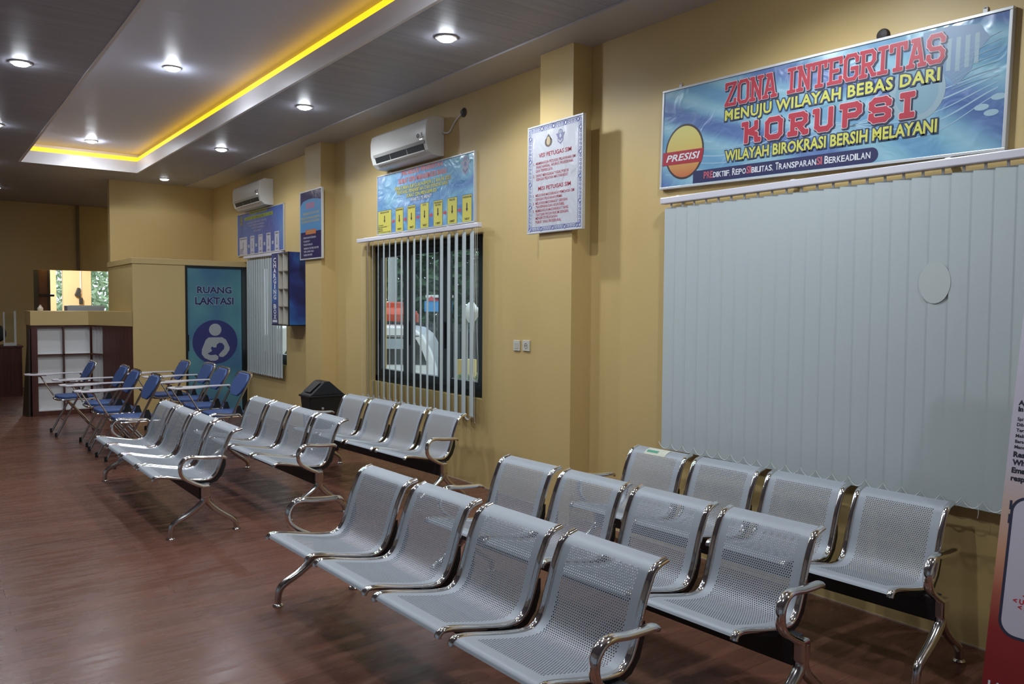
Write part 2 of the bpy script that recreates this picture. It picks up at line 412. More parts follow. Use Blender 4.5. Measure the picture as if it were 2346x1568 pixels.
WHT = ink('white', (.68, .68, .70)); BLK = ink('black', (.02, .02, .03)); ORG = ink('orange', (.62, .21, .06)); BYEL = ink('box_yellow', (.62, .55, .10)); DRED = ink('dull_red', (.48, .09, .10))
GREYL = ink('pale_grey', (.45, .47, .50)); SKYD = ink('watermark_blue', (.11, .22, .34)); SKYM = ink('watermark_grey', (.25, .36, .42)); GOLD = ink('gold', (.45, .30, .08)); VIO = ink('violet_blue', (.10, .11, .30))

# door film print
mb = MB()
for off, z in ((.062, -.011),):
    put_text(mb, 'RUANG', .18, .70, 1.895, .098, z, off); put_text(mb, 'LAKTASI', .15, .73, 1.72, .106, z, off)
mb.build('lettering_outline', ink('pale_blue', (.42, .50, .58)), door)
mb = MB(); put_text(mb, 'RUANG', .18, .70, 1.895, .098, -.0103, .032); put_text(mb, 'LAKTASI', .15, .73, 1.72, .106, -.0103, .032)
mb.build('lettering', ink('door_navy', (.02, .022, .10)), door)
ccx, ccy = .445, 1.13
MB().flat(ell(ccx, ccy, .345, .345, 48), -.0108).build('round_emblem', ink('emblem_navy', (.03, .035, .15)), door)
mb = MB(); zz = -.0098
def em(pts): return [(ccx+.0013*(x-458), ccy-.00133*(y-1010)) for x, y in pts]
mb.flat(list(reversed(em([(458+73*math.cos(a*PI/16), 865+72*math.sin(a*PI/16)) for a in range(32)]))), zz)
body = [(380, 955), (540, 955), (585, 985), (628, 1075), (625, 1110), (590, 1160), (550, 1190), (505, 1185), (498, 1160), (530, 1125), (560, 1095), (565, 1060), (540, 1025), (505, 1020), (475, 1040), (468, 1075), (440, 1075), (420, 1062), (405, 1080), (418, 1115), (365, 1145), (400, 1165), (460, 1160), (492, 1180), (490, 1215), (455, 1233), (400, 1230), (330, 1195), (298, 1150), (300, 1095), (345, 985)]
bm2 = bmesh.new(); vv = [bm2.verts.new((x, y, zz)) for x, y in em(body)]; fc = bm2.faces.new(vv); bmesh.ops.triangulate(bm2, faces=[fc])
bm2.verts.index_update(); mb.add([v.co for v in bm2.verts], [tuple(v.index for v in f.verts) for f in bm2.faces]); bm2.free()
mb.build('nursing_symbol', ink('symbol_grey', (.36, .38, .40)), door)

# ------------------------------------------------------------------ boards on the wall
def board(name, label, cat, x, y, z, w, h, depth, sheet_mat, tilt=0, fr=.014, group=None):
    t = thing(name, label, cat, mw=wallm(x, y, z, tilt), group=group)
    MB().box(0, w, 0, fr, 0, depth).box(0, w, h-fr, h, 0, depth).box(0, fr, fr, h-fr, 0, depth).box(w-fr, w, fr, h-fr, 0, depth).build('frame', FRAMEW, t, bevel=.002)
    n = 40; m = 14; vs = []; fs = []
    for j in range(m+1):
        for i in range(n+1):
            px = fr+(w-2*fr)*i/n; py = fr+(h-2*fr)*j/m
            vs.append((px, py, depth-.006))
    for j in range(m):
        for i in range(n): fs.append((j*(n+1)+i, j*(n+1)+i+1, (j+1)*(n+1)+i+1, (j+1)*(n+1)+i))
    mb = MB(); mb.add(vs, fs); mb.build('printed_sheet', sheet_mat, t)
    return t, depth-.0055
def vinyl(name, rough=.28, wr=.35):
    m = mat(name, (.2, .4, .6), rough, coat=.35); v = texco(m)
    bumpn(m, noise(m, mapping(m, v, (1, 1, 1)), 5.5, 2, 1.2), wr, .03); return m, v
# 1 large banner
BV, v = vinyl('blue_wave_vinyl')
n_, l_, p_ = nodes(BV)
wv = n_.new('ShaderNodeTexWave'); wv.wave_type = 'BANDS'; wv.bands_direction = 'DIAGONAL'; wv.inputs['Scale'].default_value = .55; wv.inputs['Distortion'].default_value = 5; wv.inputs['Detail'].default_value = 1.2; wv.inputs['Detail Scale'].default_value = .7
l_.new(mapping(BV, v, (.9, 2.2, 1)), wv.inputs['Vector'])
l_.new(ramp(BV, wv.outputs['Fac'], [(.04, (.11, .18, .38)), (.28, (.19, .36, .50)), (.55, (.28, .47, .56)), (.8, (.22, .42, .52)), (.97, (.15, .32, .48))]), p_.inputs['Base Color'])
t, z0 = board('banner', 'wide blue framed banner lettered ZONA INTEGRITAS above the large blind', 'banner', 0, 3.955, 2.555, 2.25, .69, .035, BV, -math.radians(1.5), .016)
mb = MB()
for k in range(5):
    pts = catmull([(.05, .30-.05*k, 0), (.6, .22-.045*k, 0), (1.2, .30-.03*k, 0), (1.8, .12+.05*k, 0), (2.2, .28+.03*k, 0)], 8)
    th = .006+.003*(k % 2)
    for a, b in zip(pts, pts[1:]): mb.flat([(a.x, a.y), (b.x, b.y), (b.x, b.y+th), (a.x, a.y+th)], z0+.0002)
mb.build('light_streaks', ink('streak', (.30, .45, .56)), t)
mb = MB(); mb.flat([(1.82, .66), (1.95, .665), (2.10, .64), (2.15, .56), (2.08, .50), (2.07, .42), (2.0, .36), (1.94, .42), (1.9, .5), (1.82, .58)][::-1], z0+.0003)
mb.build('shield_watermark', ink('wm1', (.16, .25, .38)), t)
mb = MB()
for i in range(5): mb.flat(rect(1.90+.045*i, 1.922+.045*i, .43+.01*abs(i-2), .60), z0+.0006)
mb.flat(ell(1.80, .36, .15, .155), z0+.0005)
mb.build('watermark_bars', ink('wm2', (.27, .37, .42)), t)
mb = MB(); mb.flat(ell(1.80, .36, .115, .12), z0+.0008)
for i in range(7):
    a = catmull([(1.98, .34+.02*i, 0), (2.08, .36+.03*i, 0), (2.2, .37+.035*i, 0)], 5)
    for p, q in zip(a, a[1:]): mb.flat([(p.x, p.y), (q.x, q.y), (q.x, q.y+.004), (p.x, p.y+.004)], z0+.0008)
mb.build('wheel_watermark', ink('wm3', (.20, .33, .40)), t)
mb = MB()
for x, y in ((2.205, .268), (2.129, .228), (2.175, .195)): mb.flat(ell(x, y, .035, .016, 16), z0+.0004)
mb.build('pale_dots', ink('dots', (.34, .48, .56)), t)
LAY = (('headline_shadow', ink('shadow_navy', (.018, .02, .05)), .0008, (.0075, .009), .006), ('headline_outline', PINKW, .0020, (.0035, .0045), 0), ('headline_lettering', RED, .0034, (0, 0), 0))
for nm, mm, dz, gw, sh in LAY:
    mb = MB(); block_text(mb, 'ZONA INTEGRITAS', .545, 1.935, .490, .152, z0+dz, .021, gw[0], .40, sh, -sh); mb.build(nm, mm, t)
    mb = MB(); block_text(mb, 'KORUPSI', .695, 1.80, .232, .138, z0+dz, .031, gw[1], .75, sh, -sh); mb.build(nm, mm, t)
for nm, mm, dz, of in (('subtitle_outline', ink('subtitle_navy', (.03, .04, .10)), .0046, .11), ('subtitle_lettering', YEL, .0052, .028)):
    mb = MB(); put_text(mb, 'MENUJU WILAYAH BEBAS DARI', .556, 1.917, .402, .062, z0+dz, of, 0, 'fit', 1.08); mb.build(nm, mm, t)
    mb = MB(); put_text(mb, 'WILAYAH BIROKRASI BERSIH MELAYANI', .570, 1.916, .139, .063, z0+dz, of); mb.build(nm, mm, t)
MB().flat(rect(.30, 1.565, .020, .102)[:2]+[(1.565, .020)][:0]+ell(1.565, .061, .041, .041, 12, -PI/2, PI/2, False)+[(.30, .102)], z0+.0008).build('motto_strip', NAVY, t)
mb = MB()
parts = [('PRE', 1), ('DIKTIF, ', 0), ('REPO', 0), ('SI', 1), ('BILITAS, ', 0), ('TRANSPARAN', 0), ('SI', 1), (' BERKEADILAN', 0)]
whole = 'PREDIKTIF, REPOSIBILITAS, TRANSPARANSI BERKEADILAN'
mr = MB(); nch = len(whole); xx = .392; span = 1.172; cwid = {c: 1 for c in whole}
wid = lambda c: {'I': .42, ',': .35, ' ': .42, 'T': .85, 'E': .85, 'L': .8, 'O': 1.1, 'D': 1.05, 'N': 1.08, 'A': 1.0}.get(c, .95)
tot = sum(wid(c) for c in whole); red_idx = set([0, 1, 2, 15, 16, 36, 37]); big = set([0, 11, 26, 39])
for i, c in enumerate(whole):
    w = wid(c)/tot*span
    if c not in ' ':
        hh = .043 if i in big or i in red_idx else .034
        if c == ',': put_text(mb, c, xx+w*.2, xx+w*.6, .044, hh, z0+.0018)
        else: put_text(mr if i in red_idx else mb, c, xx+w*.08, xx+w*(.92 if c != 'I' else .7), .044, hh, z0+.0018, .02)
    xx += w
mb.build('motto_lettering', WHT, t); mr.build('motto_red_lettering', ink('motto_red', (.50, .10, .13)), t)
MB().flat(ell(.213, .245, .172, .188), z0+.0006).build('ring', ink('ring_dark', (.05, .03, .03)), t)
OG = mat('print_orange_glow', (.6, .3, .08), .4); n_, l_, p_ = nodes(OG); s_ = sep(OG, texco(OG))
l_.new(ramp(OG, math_node(OG, 'MULTIPLY', s_[1], 2.4), [(.2, (.50, .14, .05)), (.55, (.58, .40, .10)), (.95, (.62, .55, .16))]), p_.inputs['Base Color'])
MB().flat(ell(.213, .245, .158, .174), z0+.0010).build('orange_disc', OG, t)
MB().flat([(.02, .165), (.37, .160), (.385, .250), (.022, .256)], z0+.0016).build('ribbon', ink('ribbon_red', (.36, .02, .035)), t)
mb = MB(); put_text(mb, 'PRESISI', .055, .352, .188, .044, z0+.0022, .02, .25); mb.build('ribbon_lettering', WHT, t)
mb = MB()
for x in (.13, 2.10): mb.box(x, x+.022, .688, .715, .004, .010); mb.tube([(x+.011+.009*math.cos(a*PI/6), .716+.009*math.sin(a*PI/6), .007) for a in range(12)], .003, 6, closed=True)
mb.build('hanger', WHITEP, t)
# 2 board over the open window
MV, v = vinyl('sky_blue_vinyl', .24, .5); n_, l_, p_ = nodes(MV)
l_.new(ramp(MV, noise(MV, mapping(MV, v, (1, 1.6, 1), (0, 0, .5)), 1.7, 2, .8), [(.3, (.10, .20, .46)), (.48, (.16, .34, .56)), (.62, (.24, .48, .62)), (.75, (.16, .42, .50))]), p_.inputs['Base Color'])
t, z0 = board('information_board', 'sky-blue licence procedure board with seven yellow step boxes, over the open window', 'information board', 0, 8.285, 2.515, 1.98, .675, .03, MV)
for nm, mm, dz, of in (('title_outline', GREYL, .0010, .07), ('title_lettering', DRED, .0016, .025)):
    mb = MB(); put_text(mb, 'PROSEDUR PENERBITAN', .575, 1.405, .612, .044, z0+dz, of); mb.build(nm, mm, t)
    mb = MB(); put_text(mb, 'SURAT IZIN MENGEMUDI BARU', .505, 1.482, .530, .048, z0+dz, of); mb.build(nm, mm, t)
mb = MB(); mc = MB()
for s, a, b, y, h in (('PERATURAN KAPOLRI NOMOR 2 TAHUN 2023', .424, 1.56, .462, .038), ('TENTANG PENERBITAN DAN PENDATAAN', .459, 1.51, .415, .037), ('SURAT IZIN MENGEMUDI', .678, 1.291, .366, .037)):
    put_text(mb, s, a, b, y, h, z0+.0010, .075); put_text(mc, s, a, b, y, h, z0+.0016, .02)
put_text(mb, 'WAKTU 75 MENIT', .766, 1.198, .318, .034, z0+.0010, .075)
mb.build('text_outline', ink('text_navy', (.06, .09, .22)), t); mc.build('text_lettering', YEL, t)
mb = MB(); put_text(mb, 'WAKTU 75 MENIT', .766, 1.198, .318, .034, z0+.0016, .025); mb.build('time_lettering', WHT, t)
bx = [(.022, .334), (.439, .600), (.703, .865), (.975, 1.138), (1.239, 1.404), (1.503, 1.673), (1.771, 1.929)]
mb = MB(); me_ = MB(); mt = MB(); ma = MB()
heads = ['PERSYARATAN SIM', 'PENDAFTARAN', 'REGISTRASI', 'FOTO', 'PENCERAHAN', 'PRAKTEK', 'PENYERAHAN SIM']; mins = ['', '5 MENIT', '7 MENIT', '7 MENIT', '15 MENIT', '30 MENIT', '7 MENIT']
for i, (a, b) in enumerate(bx):
    me_.flat(rect(a-.006, b+.006, .012, .276), z0+.0006); mb.flat(rect(a, b, .018, .270), z0+.0010)
    c = (a+b)/2; wd = min(.9*(b-a), .012*len(heads[i])+.02)
    put_text(mt, heads[i], c-wd/2, c+wd/2, .243, .017, z0+.0016, .03)
    if i == 4: put_text(mt, 'DAN TEORI', c-.05, c+.05, .218, .017, z0+.0016, .03)
    if mins[i]: put_text(mt, mins[i], c-.045, c+.045, .032, .022, z0+.0016, .02)
    yt, yb = (.215, .135) if i == 0 else (.195, .112)
    mt.flat([(c-.009, yt), (c-.009, yb+.03), (c-.02, yb+.03), (c, yb), (c+.02, yb+.03), (c+.009, yb+.03), (c+.009, yt)], z0+.0016)
    if i < 6:
        d = (b+bx[i+1][0])/2
        ma.flat([(d-.034, .125), (d-.034, .150), (d, .150), (d, .165), (d+.034, .137), (d, .110), (d, .125)][::-1], z0+.0010)
for k, s in enumerate(('FOTOKOPI KTP', 'SURAT KETERANGAN SEHAT', 'PSIKOLOGI', 'SIDIK JARI')): put_text(mt, s, .03, .03+.0085*len(s)+.02, .105-.02*k, .012, z0+.0016, .03)
put_text(mt, 'BIAYA SESUAI PNBP', .03, .32, .026, .011, z0+.0016, .01)
me_.build('box_border', ink('box_border', (.08, .12, .16)), t); mb.build('step_boxes', BYEL, t); mt.build('step_lettering', BLK, t); ma.build('red_arrows', DRED, t)
def emblem(t, cx, cy, r, z, m1, m2):
    mb = MB(); mb.flat([(cx-r, cy+.55*r), (cx-.55*r, cy+.5*r), (cx-.4*r, cy+.95*r), (cx, cy+1.1*r), (cx+.4*r, cy+.95*r), (cx+.55*r, cy+.5*r), (cx+r, cy+.55*r), (cx+.62*r, cy), (cx+.6*r, cy-.6*r), (cx, cy-1.05*r), (cx-.6*r, cy-.6*r), (cx-.62*r, cy)][::-1], z)
    mb.build('emblem', m1, t)
    mb = MB(); mb.flat(ell(cx, cy+.15*r, .22*r, .28*r, 16), z+.0005)
    for k in range(-2, 3): mb.flat(rect(cx+k*.15*r-.04*r, cx+k*.15*r+.04*r, cy+.5*r, cy+.9*r), z+.0005)
    mb.flat([(cx-.5*r, cy-.45*r), (cx, cy-.85*r), (cx+.5*r, cy-.45*r), (cx+.42*r, cy-.3*r), (cx, cy-.6*r), (cx-.42*r, cy-.3*r)], z+.0005)
    mb.build('emblem_detail', m2, t)
emblem(t, 1.82, .555, .088, z0+.0010, ink('emblem_grey', (.30, .30, .40)), ink('emblem_dark', (.12, .13, .26)))
mb = MB()
for x in (.28, 1.70): mb.box(x, x+.02, .672, .692, .004, .01)
mb.build('hanger', WHITEP, t)
# 3 far blue board
FV, v = vinyl('royal_blue_vinyl', .3, .4); n_, l_, p_ = nodes(FV)
l_.new(ramp(FV, noise(FV, mapping(FV, v, (1, .8, 1), (0, 0, .9)), 1.3, 2, .6), [(.3, (.045, .075, .32)), (.5, (.05, .12, .40)), (.66, (.10, .24, .52)), (.8, (.12, .12, .42))]), p_.inputs['Base Color'])
t, z0 = board('information_board', 'royal-blue procedure board with five white step boxes, over the closed far blind', 'information board', 0, 13.195, 2.500, 2.03, .677, .03, FV)
mb = MB(); mb.flat(rect(.58, 1.37, .632, .688), z0+.0008); mb.flat(rect(.36, 1.597, .552, .600), z0+.0008); mb.build('green_bars', ink('olive_green', (.36, .42, .05)), t)
mb = MB(); put_text(mb, 'PERPANJANGAN', .62, 1.33, .642, .036, z0+.0014, .02); put_text(mb, 'SURAT IZIN MENGEMUDI (SIM)', .40, 1.56, .558, .034, z0+.0014, .02); mb.build('bar_lettering', ink('bar_dark', (.14, .16, .05)), t)
mb = MB()
for s, a, b, y in (('PERATURAN KAPOLRI NOMOR 2 TAHUN 2023', .479, 1.331, .490), ('TENTANG PENERBITAN DAN PENDATAAN', .539, 1.228, .445), ('SURAT IZIN MENGEMUDI', .683, 1.204, .400), ('WAKTU 30 MENIT', .769, 1.099, .352)): put_text(mb, s, a, b, y, .026, z0+.001, .02)
mb.build('text_lettering', ink('lilac', (.42, .42, .56)), t)
mb = MB(); mt = MB(); ma = MB(); fb = [(.10, .47), (.615, .80), (.98, 1.17), (1.325, 1.512), (1.672, 1.85)]; fh = ['PERSYARATAN', 'DAFTAR', 'FOTO', 'VERIFIKASI', 'PENYERAHAN']
for i, (a, b) in enumerate(fb):
    mb.flat(rect(a, b, .016, .294), z0+.0010); c = (a+b)/2
    put_text(mt, fh[i], a+.03, b-.03, .258, .018, z0+.0016, .03)
    mt.flat([(c-.008, .215), (c-.008, .12), (c-.018, .12), (c, .09), (c+.018, .12), (c+.008, .12), (c+.008, .215)], z0+.0016)
    if i: put_text(mt, '5 MENIT', c-.045, c+.045, .03, .02, z0+.0016, .03)
    else:
        for k in range(4): put_text(mt, ('FOTOKOPI KTP', 'SIM LAMA', 'SURAT SEHAT', 'PSIKOLOGI')[k], a+.03, a+.17+.02*(k % 2), .100-.022*k, .013, z0+.0016, .03)
    if i < 4:
        d = (b+fb[i+1][0])/2; ma.flat(rect(d-.036, d+.036, .118, .165), z0+.0010)
mb.build('step_boxes', ink('box_white', (.52, .50, .56)), t); mt.build('step_lettering', NAVY, t); ma.build('step_links', GREYL, t)
emblem(t, .20, .56, .085, z0+.001, ink('emblem_green', (.14, .17, .13)), GOLD)
# 4 white vision and mission board on the near pillar
PV = mat('white_vinyl', (.52, .52, .55), .22, coat=.4); v = texco(PV)
bumpn(PV, noise(PV, mapping(PV, v, (1.5, .6, 1), (0, 0, .5)), 5, 2, 1.2), .5, .03)
t, z0 = board('vision_board', 'white framed board lettered VISI and MISI PETUGAS SIM on the near pillar', 'information board', -.19, 5.245, 2.315, .68, .872, .03, PV, 0, .014)
mt = MB(); mh = MB()
put_text(mh, 'VISI PETUGAS SIM', .144, .542, .610, .032, z0+.001, .012); put_text(mh, 'MISI PETUGAS SIM', .138, .538, .347, .030, z0+.001, .012)
for s, a, b, y in (('MEMBANGUN PETUGAS PELAYANAN SIM', .107, .591, .555), ('YANG HANDAL, AKURAT, PROFESIONAL', .107, .568, .525), ('DAN TERPERCAYA', .107, .318, .494), ('DAPAT MENGUASAI TUGAS POKOK', .108, .516, .457), ('SEBAGAI PELAYAN MASYARAKAT', .110, .505, .427),
                   ('MELAYANI MASYARAKAT PEMOHON SIM', .106, .580, .298), ('DENGAN PELAYANAN PRIMA', .107, .439, .267), ('MELAYANI MASYARAKAT DENGAN', .105, .503, .235), ('TRANSPARAN DAN AKUNTABEL', .106, .467, .205), ('MEMBANGUN MASYARAKAT YANG', .106, .511, .174), ('TAAT DAN PATUH HUKUM DENGAN', .107, .511, .143), ('MENGIKUTI PELAYANAN', .108, .382, .114), ('PUBLIK YANG PROSEDURAL', .108, .429, .083),
                   ('1.', .072, .088, .555), ('2.', .070, .088, .457), ('1.', .072, .088, .298), ('2.', .070, .088, .235), ('3.', .070, .088, .174)):
    put_text(mt, s, a, b, y, .021, z0+.001, .012)
mh.build('heading_lettering', ink('heading_red', (.36, .03, .05)), t); mt.build('body_lettering', ink('body_red', (.42, .09, .11)), t)
mb = MB()
def orn(x, y, r):
    mb.tube([(x+r*math.cos(a*PI/6), y+r*math.sin(a*PI/6), z0) for a in range(12)], r*.22, 4, closed=True, up=(0, 0, 1))
for k in range(27):
    y = .035+.80*k/26
    for x in (.034, .646): orn(x, y, .009 if k % 6 else .015)
for k in range(1, 21):
    x = .034+.612*k/21
    for y in (.035, .837): orn(x, y, .009 if k % 5 else .015)
for x in (.022, .058, .622, .658): mb.flat(rect(x-.0015, x+.0015, .03, .84), z0+.0004)
for y in (.023, .052, .82, .849): mb.flat(rect(.03, .65, y-.0015, y+.0015), z0+.0004)
mb.build('ornament_border', ink('border_blue', (.11, .13, .36)), t)
emblem(t, .411, .738, .055, z0+.001, ink('emblem_violet', (.20, .19, .30)), GREYL)
mb = MB(); mb.flat(ell(.264, .720, .045, .038), z0+.001); mb.flat([(.225, .735), (.303, .735), (.264, .785)], z0+.001); mb.build('gold_emblem', ink('emblem_black', (.14, .11, .09)), t)
mb = MB(); mb.flat(ell(.264, .728, .024, .034), z0+.0016); mb.build('gold_shield', ink('emblem_gold', (.48, .38, .24)), t)
# 5 narrow poster on the far pillar
t, z0 = board('information_poster', 'narrow navy and light-blue framed poster on the far pillar', 'poster', -.19, 10.09, 2.303, .70, .882, .03, mat('navy_vinyl', (.035, .03, .10), .2, coat=.5, bump=(4, .5, .03)), 0, .016)
mb = MB(); mb.flat([(.016, .355), (.684, .355), (.684, .735)]+[(x, .735-.0+.035*math.sin(PI*(x-.016)/.668)*1.0-(.0 if x > .4 else 0)) for x in [.6, .5, .4, .3, .2, .1]]+[(.016, .70)], z0+.0006)
mb.build('light_blue_field', ink('field_blue', (.07, .22, .42)), t)
mb = MB(); put_text(mb, 'MEKANISME', .204, .463, .690, .032, z0+.0012, .05); put_text(mb, 'PELAYANAN', .207, .466, .652, .032, z0+.0012, .05); mb.build('red_lettering', ink('soft_red', (.50, .16, .22)), t)
mb = MB()
for s, a, b, y in (('PENERBITAN SURAT IZIN', .10, .614, .575), ('MENGEMUDI KENDARAAN BERMOTOR', .041, .635, .520), ('SESUAI PERATURAN YANG BERLAKU', .054, .637, .476)): put_text(mb, s, a, b, y, .026, z0+.0012, .03)
mb.build('tan_lettering', ink('tan', (.42, .34, .16)), t)
MB().flat(rect(.182, .517, .320, .380), z0+.0012).build('orange_plate', ink('plate_orange', (.50, .10, .05)), t)
mb = MB(); put_text(mb, 'PERSYARATAN SIM', .21, .49, .352, .018, z0+.0018, .03); put_text(mb, 'PERPANJANGAN', .22, .48, .328, .018, z0+.0018, .03); mb.build('plate_lettering', GOLD, t)
mb = MB()
for s, b, y in (('* MEMBAWA SURAT KETERANGAN', .51, .270), ('* FOTOKOPI KTP', .318, .224), ('* MENGISI FORMULIR', .407, .182), ('* MEMBAWA TES PSIKOLOGI SIM', .592, .134), ('* SIM LAMA ASLI', .44, .094), ('* MEMBAYAR PNBP', .394, .050)): put_text(mb, s, .098, b, y, .022, z0+.0010, .03)
mb.build('list_lettering', ink('list_grey', (.42, .40, .46)), t)

# ------------------------------------------------------------------ vertical blinds
def chain_path(xs, y, sag, z):
    P = []
    for a, b in zip(xs, xs[1:]):
        for k in range(6): u = k/6; P.append(((a+(b-a)*u), y-sag*4*u*(1-u), z))
    P.append((xs[-1], y, z)); return P
def blind(label, y_left, z_rail, width, z_bot, n, ang, standoff, rail_l=.03, rail_r=.03, group=None, jit=None, vane_w=.112):
    """y_left: world y of the first vane; local x to the right"""
    t = thing('vertical_blind', label, 'blind', mw=wallm(0, y_left, 0), group=group)
    MB().box(-rail_l, width+rail_r, z_rail-.022, z_rail+.022, standoff-.028, standoff+.028).build('headrail', RAILW, t, bevel=.006)
    mb = MB()
    k = 0
    while k*.9 < width+rail_r:
        x = -rail_l+.10+k*.9
        if x < width+rail_r-.03: mb.box(x, x+.03, z_rail-.01, z_rail+.034, 0, standoff-.02)
        k += 1
    mb.build('bracket', WHITEP, t, bevel=.003)
    zt = z_rail-.05; xs = []
    proto = None
    for i in range(n):
        x = width*(i+.5)/n; xs.append(x)
        if proto is None:
            m = MB(); seg = 4; vs = []; fs = []
            for j, zz in enumerate((z_bot, zt)):
                th = .0
                for k in range(seg+1):
                    u = -vane_w/2+vane_w*k/seg; vs.append((u, zz, .0006*(1-(2*k/seg-1)**2)+th*.6))
            for j in range(1):
                for k in range(seg): fs.append((j*(seg+1)+k, j*(seg+1)+k+1, (j+1)*(seg+1)+k+1, (j+1)*(seg+1)+k))
            m.add(vs, fs); o = m.build('vane', CLOTH, t)
            sol = o.modifiers.new('thickness', 'SOLIDIFY'); sol.thickness = .0006
            m = MB(); m.box(-.007, .007, zt-.004, zt+.035, -.002, .002); hk = m.build('vane_clip', WHITEP, o)
            proto = o
        else:
            o = proto.copy(); C.objects.link(o); o.parent = t
            hk2 = hk.copy(); C.objects.link(hk2); hk2.parent = o
        a = ang+(jit[i] if jit else random.uniform(-.03, .03))
        o.location = (x, 0, standoff); o.rotation_euler = (0, a, 0)
    return t, xs
# big closed blind
t, xs = blind('large closed pale blind behind the bench under the ZONA INTEGRITAS banner', 3.845, 2.462, 2.33, .728, 23, math.radians(4.0), .085, .03, .03, jit=[random.uniform(-.004, .004) for _ in range(23)])
m = MB(); m.tube(chain_path([-.02]+[x+.045 for x in xs], .775, .042, .100), .0024, 5); m.build('bead_chain', CHAIN, t)
m = MB(); m.prism(ell(1.85, 1.86, .080, .108, 28), .0898, .0906); m.build('round_patch', mat('patch_cloth', (.49, .525, .51), .75), t)
m = MB(); m.tube(catmull([(2.10, .765, .105), (2.105, .72, .107), (2.10, .69, .105)], 5), .0016, 5); m.build('chain_end', CHAIN, t)
# open blind in front of the window
jit = [-math.radians(10)*(1-i/17)+random.uniform(-.05, .05) for i in range(18)]; jit[12] = -.2
t, xs = blind('open vertical blind with turned slats in front of the window', 8.62, 2.474, 2.43, .672, 18, math.radians(-14), .085, .02, .06, jit=jit)
m = MB(); m.tube(chain_path(xs, .69, .05, .072), .003, 5); m.tube(chain_path([x+.03 for x in xs], .69, .05, .10), .003, 5); m.build('bead_chain', CHAIN, t)
m = MB()
m.tube(catmull([(2.455, 2.45, .11), (2.46, 1.8, .115), (2.425, 1.2, .12), (2.43, 1.06, .12), (2.49, 1.03, .12), (2.525, 1.12, .12), (2.49, 1.7, .115), (2.485, 2.45, .11)], 8), .0025, 6)
m.tube(catmull([(2.44, 2.45, .10), (2.435, 1.5, .10), (2.44, .72, .10), (2.45, .62, .10)], 8), .002, 6); m.build('pull_cord', mat('cream_cord', (.55, .52, .46), .6), t)
# far closed blind
t, xs = blind('closed pale blind beside the blue-green door, half behind the charging box', 12.66, 2.462, 1.52, .662, 15, math.radians(-3.5), .06, .08, .0)
m = MB(); m.tube(chain_path(xs, .69, .035, .08), .0018, 5); m.build('bead_chain', CHAIN, t)

# ------------------------------------------------------------------ windows
def window(name, Wd, stiles, label, xin=.07):
    y0, y1, z0, z1 = Wd
    t = thing(name, label, 'window', mw=wallm(0, y1, 0), kind='structure')
    w = y1-y0; f = .075
    MB().box(0, w, z0, z0+.07, -xin-.06, -xin).box(0, w, z1-f, z1, -xin-.06, -xin).box(0, f, z0, z1, -xin-.06, -xin).box(w-f, w, z0, z1, -xin-.06, -xin).build('window_frame', ALUB, t, bevel=.004)
    xs = [f]+stiles+[w-f]
    for i in range(len(xs)-1):
        a, b = xs[i], xs[i+1]
        s = .085
        o = MB().box(a, a+s, z0+.07, z1-f, -xin-.05, -xin+.012).box(b-s, b, z0+.07, z1-f, -xin-.05, -xin+.012).box(a+s, b-s, z0+.07, z0+.15, -xin-.05, -xin+.012).box(a+s, b-s, z1-f-.06, z1-f, -xin-.05, -xin+.012).build('window_sash', ALUB, t, bevel=.004)
        MB().box(a+s, b-s, z0+.15, z1-f-.06, -xin-.028, -xin-.022).build('pane', GLASS, o)
        MB().box(a+.03, a+.05, z0+.45, z0+.72, -xin+.012, -xin+.03).build('window_handle', BLACKM, o, bevel=.004)
    return t
window('window_1', W1, [.775, 1.52], 'black-framed three-pane window behind the open blind')
window('window_2', W3, [.78], 'black-framed window behind the far closed blind')
for k, (a, b, c_, d_) in enumerate(GLZ):      # windows added on the unseen side for cool fill daylight
    t = thing('window_%d' % (3+k), ('first', 'second', 'third')[k]+' tall window added on the unseen side for fill daylight', 'window', (XL-.1, a, 0), kind='structure')
    w = b-a; m = MB()
    for y in (0, w/2-.04, w-.08): m.box(-.04, .04, y, y+.08, c_, d_)
    m.box(-.04, .04, .08, w-.08, d_-.08, d_); m.box(-.04, .04, .08, w-.08, .0, .1); m.build('window_frame', ALUB, t)
    MB().box(-.004, .004, .08, w-.08, .1, d_-.08).build('pane', TINT, t)
